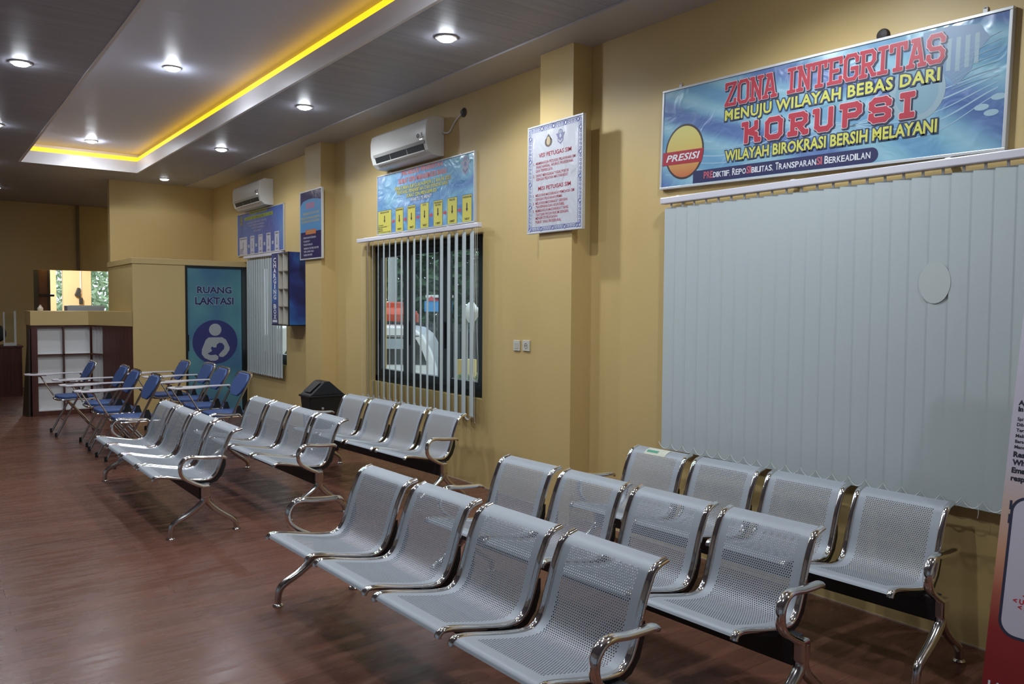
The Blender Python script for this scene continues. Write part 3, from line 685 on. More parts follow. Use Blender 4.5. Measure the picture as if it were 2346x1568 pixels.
# ------------------------------------------------------------------ air conditioners
def aircon(label, y0, y1, zb, zt, d, group):
    w = y1-y0; h = zt-zb
    t = thing('air_conditioner', label, 'air conditioner', mw=wallm(0, y1, zb), group=group)
    prof = [(0, h), (d*.62, h), (d*.93, h*.90), (d, h*.70), (d*.985, h*.36), (d*.86, h*.13), (d*.62, h*.015), (d*.4, 0), (0, 0)]
    prof = [(p[0], p[1]) for p in prof]
    m = MB(); n = len(prof)
    for ex, (xa, xb) in enumerate(((0, w),)):
        vs = [(xa, y, z) for z, y in prof]+[(xb, y, z) for z, y in prof]
        m.add(vs, [tuple(range(n)), tuple(range(2*n-1, n-1, -1))]+[(i, n+i, n+(i+1) % n, (i+1) % n) for i in range(n)])
    m.build('housing', ACW, t, smooth=True, bevel=.006, ang=30)
    # outlet slot
    T = lambda u, v: (d*(.985+(.86-.985)*u)+.002+v, h*(.36+(.13-.36)*u))
    def slab(x0, x1, u0, u1, v, mm, nm, th=.004):
        za, ya = T(u0, v); zb_, yb = T(u1, v)
        q = MB(); q.add([(x0, ya, za), (x1, ya, za), (x1, yb, zb_), (x0, yb, zb_), (x0, ya, za+th), (x1, ya, za+th), (x1, yb, zb_+th), (x0, yb, zb_+th)], [(0, 1, 2, 3), (7, 6, 5, 4), (0, 4, 5, 1), (1, 5, 6, 2), (2, 6, 7, 3), (3, 7, 4, 0)]); return q.build(nm, mm, t)
    slab(.06*w, .97*w, -.05, .30, .001, mat('aircon_trim', (.42, .41, .38), .35), 'outlet_trim')
    slab(.085*w, .94*w, .32, .98, .001, DARKG, 'outlet')
    slab(.075*w, .95*w, 1.0, 1.12, .008, ACW, 'flap', .006)
    m = MB()
    for q in (.36, .66): a = T(.35, .006); b = T(.95, .006); m.add([(w*q, a[1], a[0]), (w*q+.008, a[1], a[0]), (w*q+.014, b[1], b[0]), (w*q-.006, b[1], b[0])], [(0, 1, 2, 3)])
    m.build('vane', mat('vane_grey', (.25, .25, .24), .5), t)
    m = MB(); m.tube([(w*.87+.018*math.cos(a*PI/8), h*.52+.018*math.sin(a*PI/8), d*.995+.002) for a in range(16)], .0035, 5, closed=True); m.box(w*.92, w*.935, h*.5, h*.58, d*.99, d+.002); m.box(w*.90, w*.95, h*.45, h*.47, d*.985, d+.001)
    m.build('badge', mat('badge_grey', (.15, .14, .15), .4), t)
    m = MB(); m.box(w*.90, w*.906, h*.405, h*.42, d*.985, d+.002); m.box(w*.925, w*.932, h*.405, h*.42, d*.985, d+.002); m.build('indicator_light', mat('indicator', (.9, .9, 1), .3, emit=(.9, .92, 1), es=3), t)
    return t
aircon('white wall air conditioner above the sky-blue board', 6.886, 8.08, 3.22, 3.605, .215, 'wall air conditioners')
aircon('white wall air conditioner above the royal-blue board near the door', 11.62, 12.84, 3.19, 3.575, .215, 'wall air conditioners')
m = MB(); m.lathe([(.045, 0), (.045, .006), (.03, .012), (.022, .03), (.0, .032)], 20, wallm(0, 6.53, 3.588)); o = m.build('pipe_sleeve', mat('sleeve_dark', (.06, .05, .045), .5), smooth=True); tag(o, 'dark round pipe sleeve in the wall beside the nearer air conditioner', 'pipe sleeve')
m = MB(); m.tube(catmull([(-.03, 6.872, 3.45), (-.012, 6.78, 3.44), (-.012, 6.68, 3.52), (-.012, 6.58, 3.57), (-.012, 6.54, 3.585)], 6), .008, 8); 
o = m.build('drain_hose', WHITEP, smooth=True); tag(o, 'thin pale hose from the nearer air conditioner to the wall sleeve', 'hose')
m = MB(); m.lathe([(.036, 0), (.036, .012), (.03, .022), (.015, .027), (0, .028)], 20, wallm(0, 2.35, 3.222)); o = m.build('round_wall_plug', mat('cap_brown', (.03, .02, .016), .6), smooth=True); tag(o, 'small dark brown round plug on the wall peeking over the top of the banner', 'wall plug')
# sockets
def plate(label, ya, yb, za, zb, kind):
    t = thing(kind, label, 'wall socket' if kind == 'wall_socket' else 'wall outlet', mw=wallm(0, yb, za)); w = yb-ya; h = zb-za
    MB().box(0, w, 0, h, 0, .012).build('cover_plate', mat('socket_cream', (.58, .55, .47), .35), t, bevel=.003)
    if kind == 'wall_socket':
        m = MB(); m.lathe([(.027, .012), (.027, .0145), (.022, .0145), (.022, .013), (0, .013)], 24, Matrix.Translation((w/2, h/2, 0))); m.build('socket_ring', mat('socket_ring', (.45, .42, .36), .4), t)
        m = MB()
        for s in (-1, 1): m.lathe([(.004, .0132), (.004, .0142), (0, .0142)], 10, Matrix.Translation((w/2+s*.0095, h/2, 0)))
        m.box(w/2-.003, w/2+.003, h/2+.016, h/2+.022, .013, .0142); m.build('pin_holes', BLACKP, t)
    else:
        MB().box(.018, w-.018, .02, h-.02, .012, .0145).build('rocker', mat('rocker_cream', (.52, .49, .41), .35), t, bevel=.002)
plate('blank cream wall plate left of the round socket, by the near pillar', 5.606, 5.70, 1.327, 1.421, 'wall_outlet')
plate('cream wall socket with a round recess, by the near pillar', 5.465, 5.567, 1.33, 1.426, 'wall_socket')
# ------------------------------------------------------------------ charging box
t = thing('charging_box', 'blue charging box with white pigeonholes on the wall by the far pillar', 'charging box', mw=wallm(0, 10.985, 1.447))
w, h, d = .615, .985, .27
CBL = mat('charging_box_blue', (.03, .05, .22), .28, coat=.3); n_, l_, p_ = nodes(CBL); v = texco(CBL)
l_.new(ramp(CBL, noise(CBL, v, 2.6, 2, .8), [(.35, (.015, .02, .10)), (.55, (.025, .05, .24)), (.72, (.03, .14, .42))]), p_.inputs['Base Color'])
MB().box(0, .008, 0, h, 0, d).box(w-.008, w, 0, h, 0, d).box(.008, w-.008, h-.008, h, 0, d).build('side_panel', CBL, t)
MB().box(-.003, w+.003, -.012, .004, 0, d+.003).box(w-.006, w+.003, 0, h, d-.012, d+.003).build('black_edge', BLACKM, t)
MB().box(.008, w-.008, .004, h-.008, 0, d-.11).build('back_panel', mat('box_ivory', (.68, .65, .58), .5), t)
sx = .235
MB().box(.002, sx, .002, h, d-.02, d).build('sign_strip', CBL, t)
m = MB()
for a in (sx, sx+.18, w-.02): m.box(a, a+.012, .004, h, .008, d-.004)
m.build('divider', mat('divider_ivory', (.58, .54, .46), .5), t)
m = MB()
for k in range(5): zz = .004+(h-.02)*k/4; m.box(sx, w-.008, zz, zz+.012, .008, d-.004)
m.build('shelf', mat('shelf_brown', (.30, .26, .20), .5), t)
m = MB(); yy = h-.125
for c in 'CHARGING BOX':
    if c != ' ': put_text(m, c, .07 if c != 'I' else .105, .165 if c != 'I' else .13, yy, .060, d+.001, .035)
    yy -= .073 if c != ' ' else .055
m.build('sign_lettering', WHT, t)
MB().flat(rect(.03, .20, .03, .062), d+.001).build('white_label', WHT, t)

# ------------------------------------------------------------------ downlights
def downlight(label, x, y, z, scale=1.0, watts=None):
    t = thing('downlight', label, 'downlight', (x, y, z), group='round ceiling downlights')
    m = MB(); m.lathe([(.062, 0), (.085, 0), (.088, -.006), (.075, -.012), (.062, -.010)], 32); m.build('trim_ring', WHITEP, t, smooth=True)
    m = MB(); m.lathe([(.066, -.004), (.064, -.013), (.052, -.024), (.028, -.031), (0, -.033)], 32); m.build('diffuser', LAMPR if z > CEIL+.1 else LAMPW if scale > .15 else LAMPD, t, smooth=True)
    l = bpy.data.lights.new('downlight_lamp', 'SPOT'); l.energy = (watts or SPOT_W)*scale; l.color = SPOT_COL; l.spot_size = math.radians(SPOT_ANGLE); l.spot_blend = .5; l.shadow_soft_size = .06
    o = bpy.data.objects.new('downlight_lamp', l); C.objects.link(o); o.parent = t; o.location = (0, 0, -.06)
near = ['round downlight over the benches, nearest of the row along the wall', 'round downlight second in the row along the wall', 'round downlight third in the row along the wall', 'round downlight farthest in the row along the wall, before the partition']
for lab, (x, y, k) in zip(near, ((-1.0, 5.26, 1), (-1.02, 7.97, .9), (-1.0, 10.81, .6), (-.96, 13.95, .08))): downlight(lab, x, y, CEIL, k)
downlight('round downlight of the wall row above the front benches, out beyond the banner', -1.0, 2.5, CEIL)
downlight('round downlight of the wall row behind the viewer', -1.0, -.3, CEIL)
for lab, (x, y, k) in zip(('round downlight on the passage side of the recess, nearest one seen', 'round downlight on the passage side, second along at the edge of view', 'round downlight on the passage side, farthest, over the dark desk', 'round downlight on the passage side, third along', 'round downlight on the passage side above the viewer', 'round downlight on the passage side behind the viewer'), ((-3.52, 8.03, 1), (-3.5, 10.96, .8), (-3.07, 16.9, .12), (-3.5, 13.9, .3), (-3.5, 5.1, 1), (-3.5, 2.2, 1))): downlight(lab, x, y, CEIL, k)
for lab, (x, y, k) in zip(('round downlight inside the ceiling recess, nearer the viewer', 'round downlight inside the ceiling recess, nearer the far end', 'round downlight inside the ceiling recess above the viewer'), ((-2.19, 8.45, 1), (-2.19, 12.93, .5), (-2.19, 4.0, 1))): downlight(lab, x, y, ZR, k)

# ------------------------------------------------------------------ waiting benches
PROF = [(.345, .438), (.335, .450), (.315, .456), (.255, .448), (.15, .424), (.04, .402), (-.03, .396), (-.07, .405), (-.105, .435), (-.13, .485), (-.150, .545), (-.181, .635), (-.213, .705), (-.230, .732), (-.257, .750), (-.305, .762)]
PR = catmull([(u, 0, z) for u, z in PROF], 5)
PITCH, SEATW = .585, .515; NB = 4; HALF = PITCH*NB/2
ARM = [(-.155, .556), (-.13, .570), (-.06, .574), (.02, .580), (.09, .590), (.135, .585), (.165, .562), (.181, .525), (.176, .478), (.15, .440), (.10, .405), (.05, .378), (.015, .362), (-.012, .352)]
def bench_parts(t):
    # local x = forward, y = along the bench
    arc = [0]
    for a, b in zip(PR, PR[1:]): arc.append(arc[-1]+(b-a).length)
    half = SEATW/2-.012
    m = MB(); vs = []; fs = []; uv = []; nx = 6
    for p, s in zip(PR, arc):
        for k in range(nx+1):
            y = -half+2*half*k/nx; vs.append((p.x, y, p.z)); uv.append((y, s))
    for i in range(len(PR)-1):
        for k in range(nx): fs.append((i*(nx+1)+k, i*(nx+1)+k+1, (i+1)*(nx+1)+k+1, (i+1)*(nx+1)+k))
    m.add(vs, fs, uv); sheet = m
    seat = None
    for i in range(NB):
        yc = -HALF+PITCH*(i+.5)
        if seat is None:
            seat = sheet.build('seat', SEAT, t, smooth=True, ang=60); seat.location = (0, yc, 0)
            rims = []
            for s in (-1, 1):
                m = MB(); y = s*(SEATW/2-.010)
                path = [Vector((p.x, y, p.z-.004)) for p in PR]; path[0].z -= .006
                m.tube(path, (.0185, .0125), 10, up=(0, 1, 0)); rims.append(m.build('chrome_rim', CHROME, seat, smooth=True, ang=60))
            pts = [(-.182, .555), (-.180, .49), (-.155, .42), (-.112, .372), (-.06, .355), (.05, .362), (.20, .412), (.20, .428), (.04, .394), (-.03, .388), (-.075, .398), (-.112, .430), (-.14, .485), (-.16, .555)]
            brs = []
            for s in (-1, 1):
                m = MB(); y0 = s*(SEATW/2-.022); m.add([(u, y0-.02, z) for u, z in pts]+[(u, y0+.02, z) for u, z in pts], [tuple(range(len(pts))), tuple(range(2*len(pts)-1, len(pts)-1, -1))]+[(k, len(pts)+k, len(pts)+(k+1) % len(pts), (k+1) % len(pts)) for k in range(len(pts))])
                brs.append(m.build('under_bracket', BLACKP, seat))
            first = seat
        else:
            o = first.copy(); C.objects.link(o); o.parent = t; o.location = (0, yc, 0)
            for ch in rims+brs: c = ch.copy(); C.objects.link(c); c.parent = o
    MB().box(-.045, .04, -HALF-.03, HALF+.03, .262, .376).build('beam', BLACKM, t, bevel=.006)
    for s in (-1, 1):
        y = s*(HALF+.045)
        m = MB(); P = catmull([(u, y+s*.012*math.sin(PI*i/13), z) for i, (u, z) in enumerate(ARM)], 5)
        m.tube(P, [(.025, .0155) if i > 6 else (.015+.0016*i, .011+.0007*i) for i in range(len(P))], 12, up=(0, 1, 0)); m.build('armrest', CHROME, t, smooth=True, ang=60)
        lg = MB(); P = catmull([(.0, y, .352), (.004, y, .30), (.012, y, .255), (.05, y, .215), (.12, y, .168), (.20, y, .128), (.235, y, .100), (.247, y, .06), (.25, y, .014)], 5)
        lg.tube(P, [(.031-.011*i/len(P), .027-.008*i/len(P)) for i in range(len(P))], 12, up=(0, 1, 0))
        P = catmull([(-.006, y, .352), (-.008, y, .30), (-.014, y, .255), (-.05, y, .205), (-.12, y, .145), (-.19, y, .095), (-.222, y, .06), (-.23, y, .014)], 5)
        lg.tube(P, [(.031-.011*i/len(P), .027-.008*i/len(P)) for i in range(len(P))], 12, up=(0, 1, 0))
        lo = lg.build('leg', CHROME2, t, smooth=True, ang=60)
        m = MB(); m.box(-.034, .032, y-.029, y+.029, .275, .374); m.build('leg_hub', CHROME2, lo, bevel=.014, seg=3)
        for u in (.25, -.23):
            m = MB(); m.lathe([(.030, 0), (.031, .006), (.024, .014), (.012, .018)], 18, Matrix.Translation((u, y, 0))); m.build('foot_pad', CHROME2, lo, smooth=True)
# name: x of hub line, y centre, rotation, length scale, label
BENCH = [
 (-2.585, 7.31, .4, .985, 'silver four-seat bench nearest the blue tablet chairs, passage side of the far group'),
 (-1.705, 7.235, 1.3, .925, 'silver four-seat bench in the middle of the far group of three'),
 (-.755, 6.91, 4.0, .915, 'silver four-seat bench of the far group under the open window blind'),
 (-2.365, 3.18, 2.3, 1.01, 'silver four-seat bench in front of the near group, nearest the viewer'),
 (-1.48, 3.015, 3.1, .955, 'silver four-seat bench in the middle of the near group of three'),
 (-.525, 2.85, 2.9, .915, 'silver four-seat bench of the near group under the large closed blind'),
]
first = None
for x, y, a, sc, lab in BENCH:
    if first is None:
        first = thing('waiting_bench', lab, 'bench', (x, y, 0), PI+math.radians(a), 'perforated steel waiting benches'); bench_parts(first); b = first
    else:
        b = first.copy(); C.objects.link(b); b['label'] = lab
        for ch in list(first.children):
            c = ch.copy(); C.objects.link(c); c.parent = b
            for g in list(ch.children): d_ = g.copy(); C.objects.link(d_); d_.parent = c
        b.location = (x, y, 0); b.rotation_euler = (0, 0, PI+math.radians(a))
    b.scale = (1, sc, 1)
    last = b
# torn sticker on the top of the end seat of the wall bench
TP = PR[-17:]
m = MB()
def on_top(yf, s):          # yf along the bench, s 0..1 over the rolled top
    k = min(int(s*(len(TP)-1)), len(TP)-2); f = s*(len(TP)-1)-k; p = TP[k].lerp(TP[k+1], f); return (p.x-.0, yf, p.z+.0025)
def patch(y0, y1, s0, s1):
    n = 14; vs = [on_top(y, s0+(s1-s0)*i/n) for i in range(n+1) for y in (y0, y1)]; m.add(vs, [(2*i, 2*i+1, 2*i+3, 2*i+2) for i in range(n)])
patch(-1.0, -.80, .30, .93); o = m.build('sticker_remnant', mat('sticker_grey', (.58, .57, .47), .8), last)
m = MB(); patch(-.985, -.88, .50, .72); m.v = [(v[0], v[1], v[2]+.0012) for v in m.v]; m.build('sticker_print', mat('sticker_green', (.08, .30, .20), .6), last)

# ------------------------------------------------------------------ tablet chairs
def make_chair(label):
    t = thing('tablet_chair', label, 'chair', (0, 0, 0), 0, 'blue folding tablet chairs')
    hw = .232; R = .0125
    top = .94; SH = .495
    # backrest uprights run down to the front feet
    def up(s, z):     # point on upright at height z
        f = (top-z)/top; return Vector((-.225+.48*f, s*hw, z))
    for s in (-1, 1):
        m = MB(); m.tube([up(s, top-.05), up(s, .6), up(s, .3), up(s, .02)], R, 8); lg = m.build('front_leg', CHROME2, t, smooth=True)
        MB().lathe([(.016, 0), (.016, .05), (.012, .055)], 10, Matrix.Translation(up(s, 0))).build('leg_tip', RUBBER, lg)
        m = MB(); m.tube([Vector((.12, s*(hw-.03), SH-.02)), Vector((-.05, s*(hw-.03), .27)), Vector((-.24, s*(hw-.03), .02))], R, 8); lg = m.build('rear_leg', CHROME2, t, smooth=True)
        MB().lathe([(.016, 0), (.016, .05), (.012, .055)], 10, Matrix.Translation((-.245, s*(hw-.03), 0))).build('leg_tip', RUBBER, lg)
    m = MB(); a, b = up(-1, top-.05), up(1, top-.05)
    m.tube(catmull([a, up(-1, top-.02)+Vector((0, .008, 0)), up(-1, top)+Vector((0, .05, .004)), (-.228, 0, top+.008), up(1, top)+Vector((0, -.05, .004)), up(1, top-.02)+Vector((0, -.008, 0)), b], 5), R, 8); m.build('back_rail', CHROME, t, smooth=True)
    m = MB(); vs = []; fs = []; n = 10                       # curved back pad
    pts = [(-.218, .865), (-.216, .80), (-.185, .735), (-.10, .69), (.10, .69), (.185, .735), (.216, .80), (.218, .865), (.15, .935), (-.15, .935)]
    for th in (0, .03):
        for y, z in pts:
            p = up(0, z); vs.append((p.x+.012-th*1+.010*(y/.19)**2, y, z))
    k = len(pts); m.add(vs, [tuple(range(k)), tuple(range(2*k-1, k-1, -1))]+[(i, k+i, k+(i+1) % k, (i+1) % k) for i in range(k)]); m.build('backrest', BLUEV, t, bevel=.010, seg=3, smooth=True, ang=60)
    m = MB(); m.prism([(-.19, -.21), (.16, -.215), (.215, -.17), (.23, 0), (.215, .17), (.16, .215), (-.19, .21)], SH-.012, SH+.022); m.build('seat', BLUEV, t, bevel=.010, seg=3, smooth=True, ang=60)
    m = MB(); m.tube(catmull([(-.20, -.218, SH-.022), (.15, -.222, SH-.022), (.225, -.17, SH-.022), (.238, 0, SH-.022), (.225, .17, SH-.022), (.15, .222, SH-.022), (-.20, .218, SH-.022)], 6), .011, 8); m.build('seat_frame', CHROME, t, smooth=True)
    m = MB(); z = .20; m.tube([up(-1, z), up(1, z)], .008, 6); m.tube([(-.135, -hw+.03, .155), (-.135, hw-.03, .155)], .008, 6); m.tube([(-.16, -hw, SH-.03), (-.16, hw, SH-.03)], .008, 6); m.build('cross_bar', CHROME2, t, smooth=True)
    m = MB()
    for s in (-1, 1): m.prism([(-.13, SH-.03), (-.02, SH-.03), (-.06, SH+.10), (-.09, SH+.10)], s*.226-.003, s*.226+.003, Matrix(((1, 0, 0, 0), (0, 0, 1, 0), (0, 1, 0, 0), (0, 0, 0, 1))))
    m.build('hinge_plate', BLACKM, t)
    # writing tablet on the sitter's right arm
    TZ = .775; yc = .262
    m = MB(); m.prism([(-.13, yc-.022), (.10, yc-.03), (.19, yc-.11), (.28, yc-.165), (.50, yc-.16), (.55, yc-.09), (.55, yc+.05), (.50, yc+.095), (.20, yc+.06), (-.13, yc+.022)], TZ, TZ+.016); tb = m.build('writing_tablet', TABLET, t, bevel=.005)
    m = MB(); m.lathe([(.045, TZ+.0165), (.04, TZ+.019), (0, TZ+.019)], 16, Matrix.Translation((.44, yc-.01, 0))); m.build('pen_dish', BLACKP, tb)
    m = MB(); m.tube([(.42, yc, TZ-.005), (.36, yc-.01, TZ-.03), (.22, yc-.03, SH-.0)], .009, 8); m.tube([(.44, yc-.04, TZ-.006), (.30, yc-.04, TZ-.006)], .012, 6); m.build('tablet_brace', CHROME2, tb, smooth=True)
    m = MB(); m.tube([(-.10, yc, TZ-.002), (-.13, yc-.01, TZ-.03), tuple(up(1, TZ-.06))], .010, 8); m.build('tablet_arm', BLACKM, tb, smooth=True)
    return t
CH = [(-2.60, 11.92, 'left row, end next to the white shelves'), (-2.405, 10.90, 'left row, second from the white shelves'), (-2.43, 10.13, 'left row, third from the white shelves'), (-2.395, 9.33, 'left row, closest to the benches'),
      (-1.53, 11.46, 'row by the blue door, end next to the partition'), (-1.41, 10.75, 'row by the blue door, second from the partition'), (-1.48, 9.95, 'row by the blue door, third from the partition'), (-1.49, 9.13, 'row by the blue door, closest to the benches')]
c0 = None
for x, y, lab in CH:
    lab = 'blue chrome tablet chair, '+lab
    if c0 is None: c0 = make_chair(lab); c = c0; c.location = (x, y, 0); c.rotation_euler = (0, 0, PI)
    else: c = dup(c0, (x, y, 0), PI, lab)
# facing -X: local +y (sitter's left) points to -Y after the half turn, so mirror the side of the tablet
for ob in list(bpy.data.objects):
    if ob.get('category') == 'chair': ob.scale = (1, -1, 1)

# ------------------------------------------------------------------ swing-lid bin
t = thing('swing_bin', 'black swing-lid bin by the far pillar behind the bench', 'rubbish bin', (-.45, 8.86, 0))
m = MB(); a, b, c_, d_ = .16, .11, .215, .145; zt = .66
m.add([(-a, -b, 0), (a, -b, 0), (a, b, 0), (-a, b, 0), (-c_, -d_, zt), (c_, -d_, zt), (c_, d_, zt), (-c_, d_, zt)], [(3, 2, 1, 0), (4, 5, 6, 7), (0, 1, 5, 4), (1, 2, 6, 5), (2, 3, 7, 6), (3, 0, 4, 7)]); m.build('body', BLACKP, t, bevel=.015, seg=3)
m = MB(); m.box(-c_-.014, c_+.014, -d_-.014, d_+.014, zt-.012, zt+.012); m.build('rim', BLACKP, t, bevel=.005)
m = MB(); m.add([(-c_, -d_, zt+.012), (c_, -d_, zt+.012), (c_, d_, zt+.012), (-c_, d_, zt+.012), (-.035, -d_+.01, zt+.17), (.035, -d_+.01, zt+.17), (.035, d_-.01, zt+.17), (-.035, d_-.01, zt+.17)], [(3, 2, 1, 0), (4, 5, 6, 7), (0, 1, 5, 4), (1, 2, 6, 5), (2, 3, 7, 6), (3, 0, 4, 7)]); lid = m.build('lid', BLACKP, t, bevel=.008)
m = MB(); q = lambda u, v: (-.19+.14*v, -d_+.045+u*(2*d_-.09), zt+.045+.12*v)
m.add([q(0, 0), q(1, 0), q(1, .95), q(0, .95)], [(0, 1, 2, 3)]); m.v = [(v[0]-.006, v[1], v[2]+.006) for v in m.v]; m.build('swing_flap', mat('flap_black', (.03, .03, .035), .25), lid)
MB().lathe([(.014, 0), (.014, .01), (0, .012)], 12, Matrix.Translation((-.06, -d_-.002, .52)) @ Matrix.Rotation(PI/2, 4, 'X')).build('pivot_knob', mat('knob_grey', (.4, .4, .4), .4), t)

# ------------------------------------------------------------------ counter with shelves at the far end
t = thing('counter_cabinet', 'brown cabinet with white shelf backs under the ochre counter', 'cabinet', (0, 0, 0))
OUT = [(-2.88, 13.95), (-2.11, 13.95), (-1.705, 12.83)]
m = MB(); m.prism([(-2.89, 13.93), (-2.11, 13.93), (-1.705, 12.80), (-1.705, YB), (-1.68, 14.70), (-2.89, 14.70)], 1.385, 1.60); ctop = m.build('counter_top', PAINT, t)
m = MB(); ins = .02
m.box(-2.88, -2.80, 13.95, 14.6, 0, 1.385); m.box(-2.80, -2.10, 13.95, 14.6, 0, .075)
m.box(-2.80, -2.11, 13.95, 13.99, 1.355, 1.385)
m.build('carcass', WOODB, t)
MB().box(-2.80, -2.08, 14.02, 14.04, .075, 1.385).build('back_panel', MELAW, t)
m = MB()
for z in (.485, .925): m.box(-2.80, -2.09, 13.957, 14.02, z+.002, z+.020)
m.box(-2.80, -2.09, 13.957, 14.02, .075, .09)
m.build('shelf', MELAW, t)
m = MB()
for z in (.483, .923): m.box(-2.80, -2.10, 13.948, 13.956, z, z+.022)
m.box(-2.462, -2.440, 13.948, 14.02, .075, 1.36); m.build('shelf_edge', WOODB, t)
dv = Vector((-1.705+2.11, 12.83-13.95, 0)); L = dv.length; dv /= L; nv = Vector((dv.y, -dv.x, 0))
T = Matrix(((dv.x, -nv.x, 0, -2.11), (dv.y, -nv.y, 0, 13.95), (0, 0, 1, 0), (0, 0, 0, 1)))   # x along the chamfer, y inwards
m = MB(); m.box(.40, L, 0, .03, 0, 1.385, T); m.box(0, .40, 0, .30, 0, .075, T); m.build('brown_panel', WOODB, t)
m = MB(); m.box(.0, .41, .06, .075, .075, 1.385, T)
for k in range(4): m.box(.07+.1*k, .10+.1*k, .05, .06, .075, 1.385, T)
m.build('side_back_panel', MELAW, t)
m = MB()
for z in (.483, .923, 1.36): m.box(0, .40, -.002, .06, z, z+.022, T)
m.build('side_shelf', WOODB, t)
m = MB(); m.add([(-2.93, 13.98, 0), (-2.905, 13.98, 0), (-2.888, 13.98, 1.33), (-2.91, 13.98, 1.33), (-2.98, 14.3, 0), (-2.905, 14.3, 0), (-2.888, 14.1, 1.33), (-2.91, 14.1, 1.33)], [(0, 1, 2, 3), (7, 6, 5, 4), (0, 4, 5, 1), (1, 5, 6, 2), (2, 6, 7, 3), (3, 7, 4, 0)])
o = m.build('leaning_board', mat('dark_board', (.03, .018, .014), .4)); tag(o, 'narrow dark board leaning against the side of the brown cabinet', 'board')

# ------------------------------------------------------------------ dark room beyond the counter
OX0, OX1, OZ0, OZ1 = -2.305, -.80, 1.30, 2.41
m = MB()
m.box(XL, OX0, YFAR, YFAR+.15, -.1, 4.3); m.box(OX1, .2, YFAR, YFAR+.15, -.1, 4.3); m.box(OX0, OX1, YFAR, YFAR+.15, -.1, OZ0); m.box(OX0, OX1, YFAR, YFAR+.15, OZ1, 4.3)
structure('wall_far', m, PAINT, label='unlit ochre far wall with a wide pass-through opening', cat='wall')
structure('wall_side', MB().box(0, .2, YB+.16, YFAR, -.1, 4.3), PAINT)
structure('trim_3', MB().box(-1.51, -1.46, YFAR-.06, YFAR, OZ1, CEIL), mat('conduit_brown', (.20, .14, .07), .6), label='thin vertical conduit on the unlit far wall above the opening', cat='conduit')
m = MB(); m.box(XL, .2, YFAR+4.0, YFAR+4.15, -.1, 1.45); m.box(XL, .2, YFAR+4.0, YFAR+4.15, 2.75, 3.2)
for a, b in ((XL, -1.397), (-1.25, -.61), (.05, .2)): m.box(a, b, YFAR+4.0, YFAR+4.15, 1.45, 2.75)
ROOM2 = mat('inner_room_paint', (.62, .45, .24), .6)
structure('wall_inner', m, ROOM2, label='bright ochre wall of the room behind the pass-through, with two tall windows', cat='wall')
structure('ceiling_inner', MB().box(XL, .2, YFAR+.15, YFAR+4.15, 3.0, 3.05), CREAM)
structure('wall_inner_left', MB().box(-4.2, -4.1, YFAR+.15, YFAR+4, 0, 3.0), ROOM2)
structure('wall_inner_right', MB().box(.4, .5, YFAR+.15, YFAR+4, 0, 3.0), ROOM2)
t = thing('fill_lamp', 'round fill lamp added to brighten the room behind the pass-through', 'ceiling lamp', (-1.6, YFAR+1.9, 3.0))  # added lamp, out of view, to brighten the inner room
MB().lathe([(.18, 0), (.18, -.03), (.14, -.06), (0, -.07)], 24).build('diffuser', LAMPW, t, smooth=True)
l = bpy.data.lights.new('fill_lamp_bulb', 'POINT'); l.energy = 130; l.shadow_soft_size = .15; l.color = (1, .96, .88); o = bpy.data.objects.new('fill_lamp_bulb', l); C.objects.link(o); o.parent = t; o.location = (0, 0, -.25)
# dark door leaf seen through the opening
t = thing('inner_door', 'dark brown door standing open in the room behind the pass-through', 'door', (-2.26, YFAR+.5, 0))
MB().box(.08, .27, 0, .05, 0, 2.6).build('door_leaf', mat('door_brown', (.10, .05, .03), .4), t)
MB().box(0, .09, -.02, .07, 0, 2.65).box(.265, .31, -.02, .07, 0, 2.65).build('door_frame', mat('door_edge', (.03, .035, .04), .4), t)
MB().box(.08, .38, -.06, -.02, 1.86, 1.91).build('door_closer', BLACKM, t, bevel=.008)
m = MB(); m.tube([(-.853, YFAR+3.96, 3.0), (-.853, YFAR+3.96, 1.95)], .018, 8); o = m.build('wall_conduit', WHITEP); tag(o, 'white pipe running down the bright wall behind the pass-through', 'pipe')
m = MB(); m.add([(-1.0, YFAR+3.98, 1.93), (-.87, YFAR+3.98, 1.86), (-.87, YFAR+3.98, 2.10), (-.93, YFAR+3.98, 2.12), (-1.0, YFAR+3.85, 1.93), (-.87, YFAR+3.85, 1.86), (-.87, YFAR+3.85, 2.10), (-.93, YFAR+3.85, 2.12)], [(0, 1, 2, 3), (7, 6, 5, 4), (0, 4, 5, 1), (1, 5, 6, 2), (2, 6, 7, 3), (3, 7, 4, 0)])
m.box(-.90, -.82, YFAR+3.86, YFAR+3.96, 1.70, 1.86); o = m.build('wall_telephone', BLACKP, bevel=.01); tag(o, 'small black telephone at the end of the white pipe behind the pass-through', 'telephone')
t = thing('printer', 'grey flat machine standing behind the ochre counter', 'printer', (-1.80, 16.3, 0))
MB().box(-.30, .30, -.2, .2, 1.56, 1.685).build('printer_body', mat('printer_grey', (.66, .67, .68), .4), t, bevel=.02); MB().box(-.31, .31, -.21, .21, 1.53, 1.56).build('lid_edge', mat('printer_dark', (.15, .15, .16), .5), t)
MB().box(-.5, .5, -.3, .3, 0, 1.53).build('stand', WOODB, t)
m = MB(); m.lathe([(.04, 1.6), (.042, 1.64), (.025, 1.665), (.014, 1.68), (.016, 1.695)], 14, Matrix.Translation((-2.71, 14.35, 0))); o = m.build('bottle', mat('pale_bottle', (.6, .5, .38), .3), smooth=True); tag(o, 'small pale bottle on the ochre counter', 'bottle')
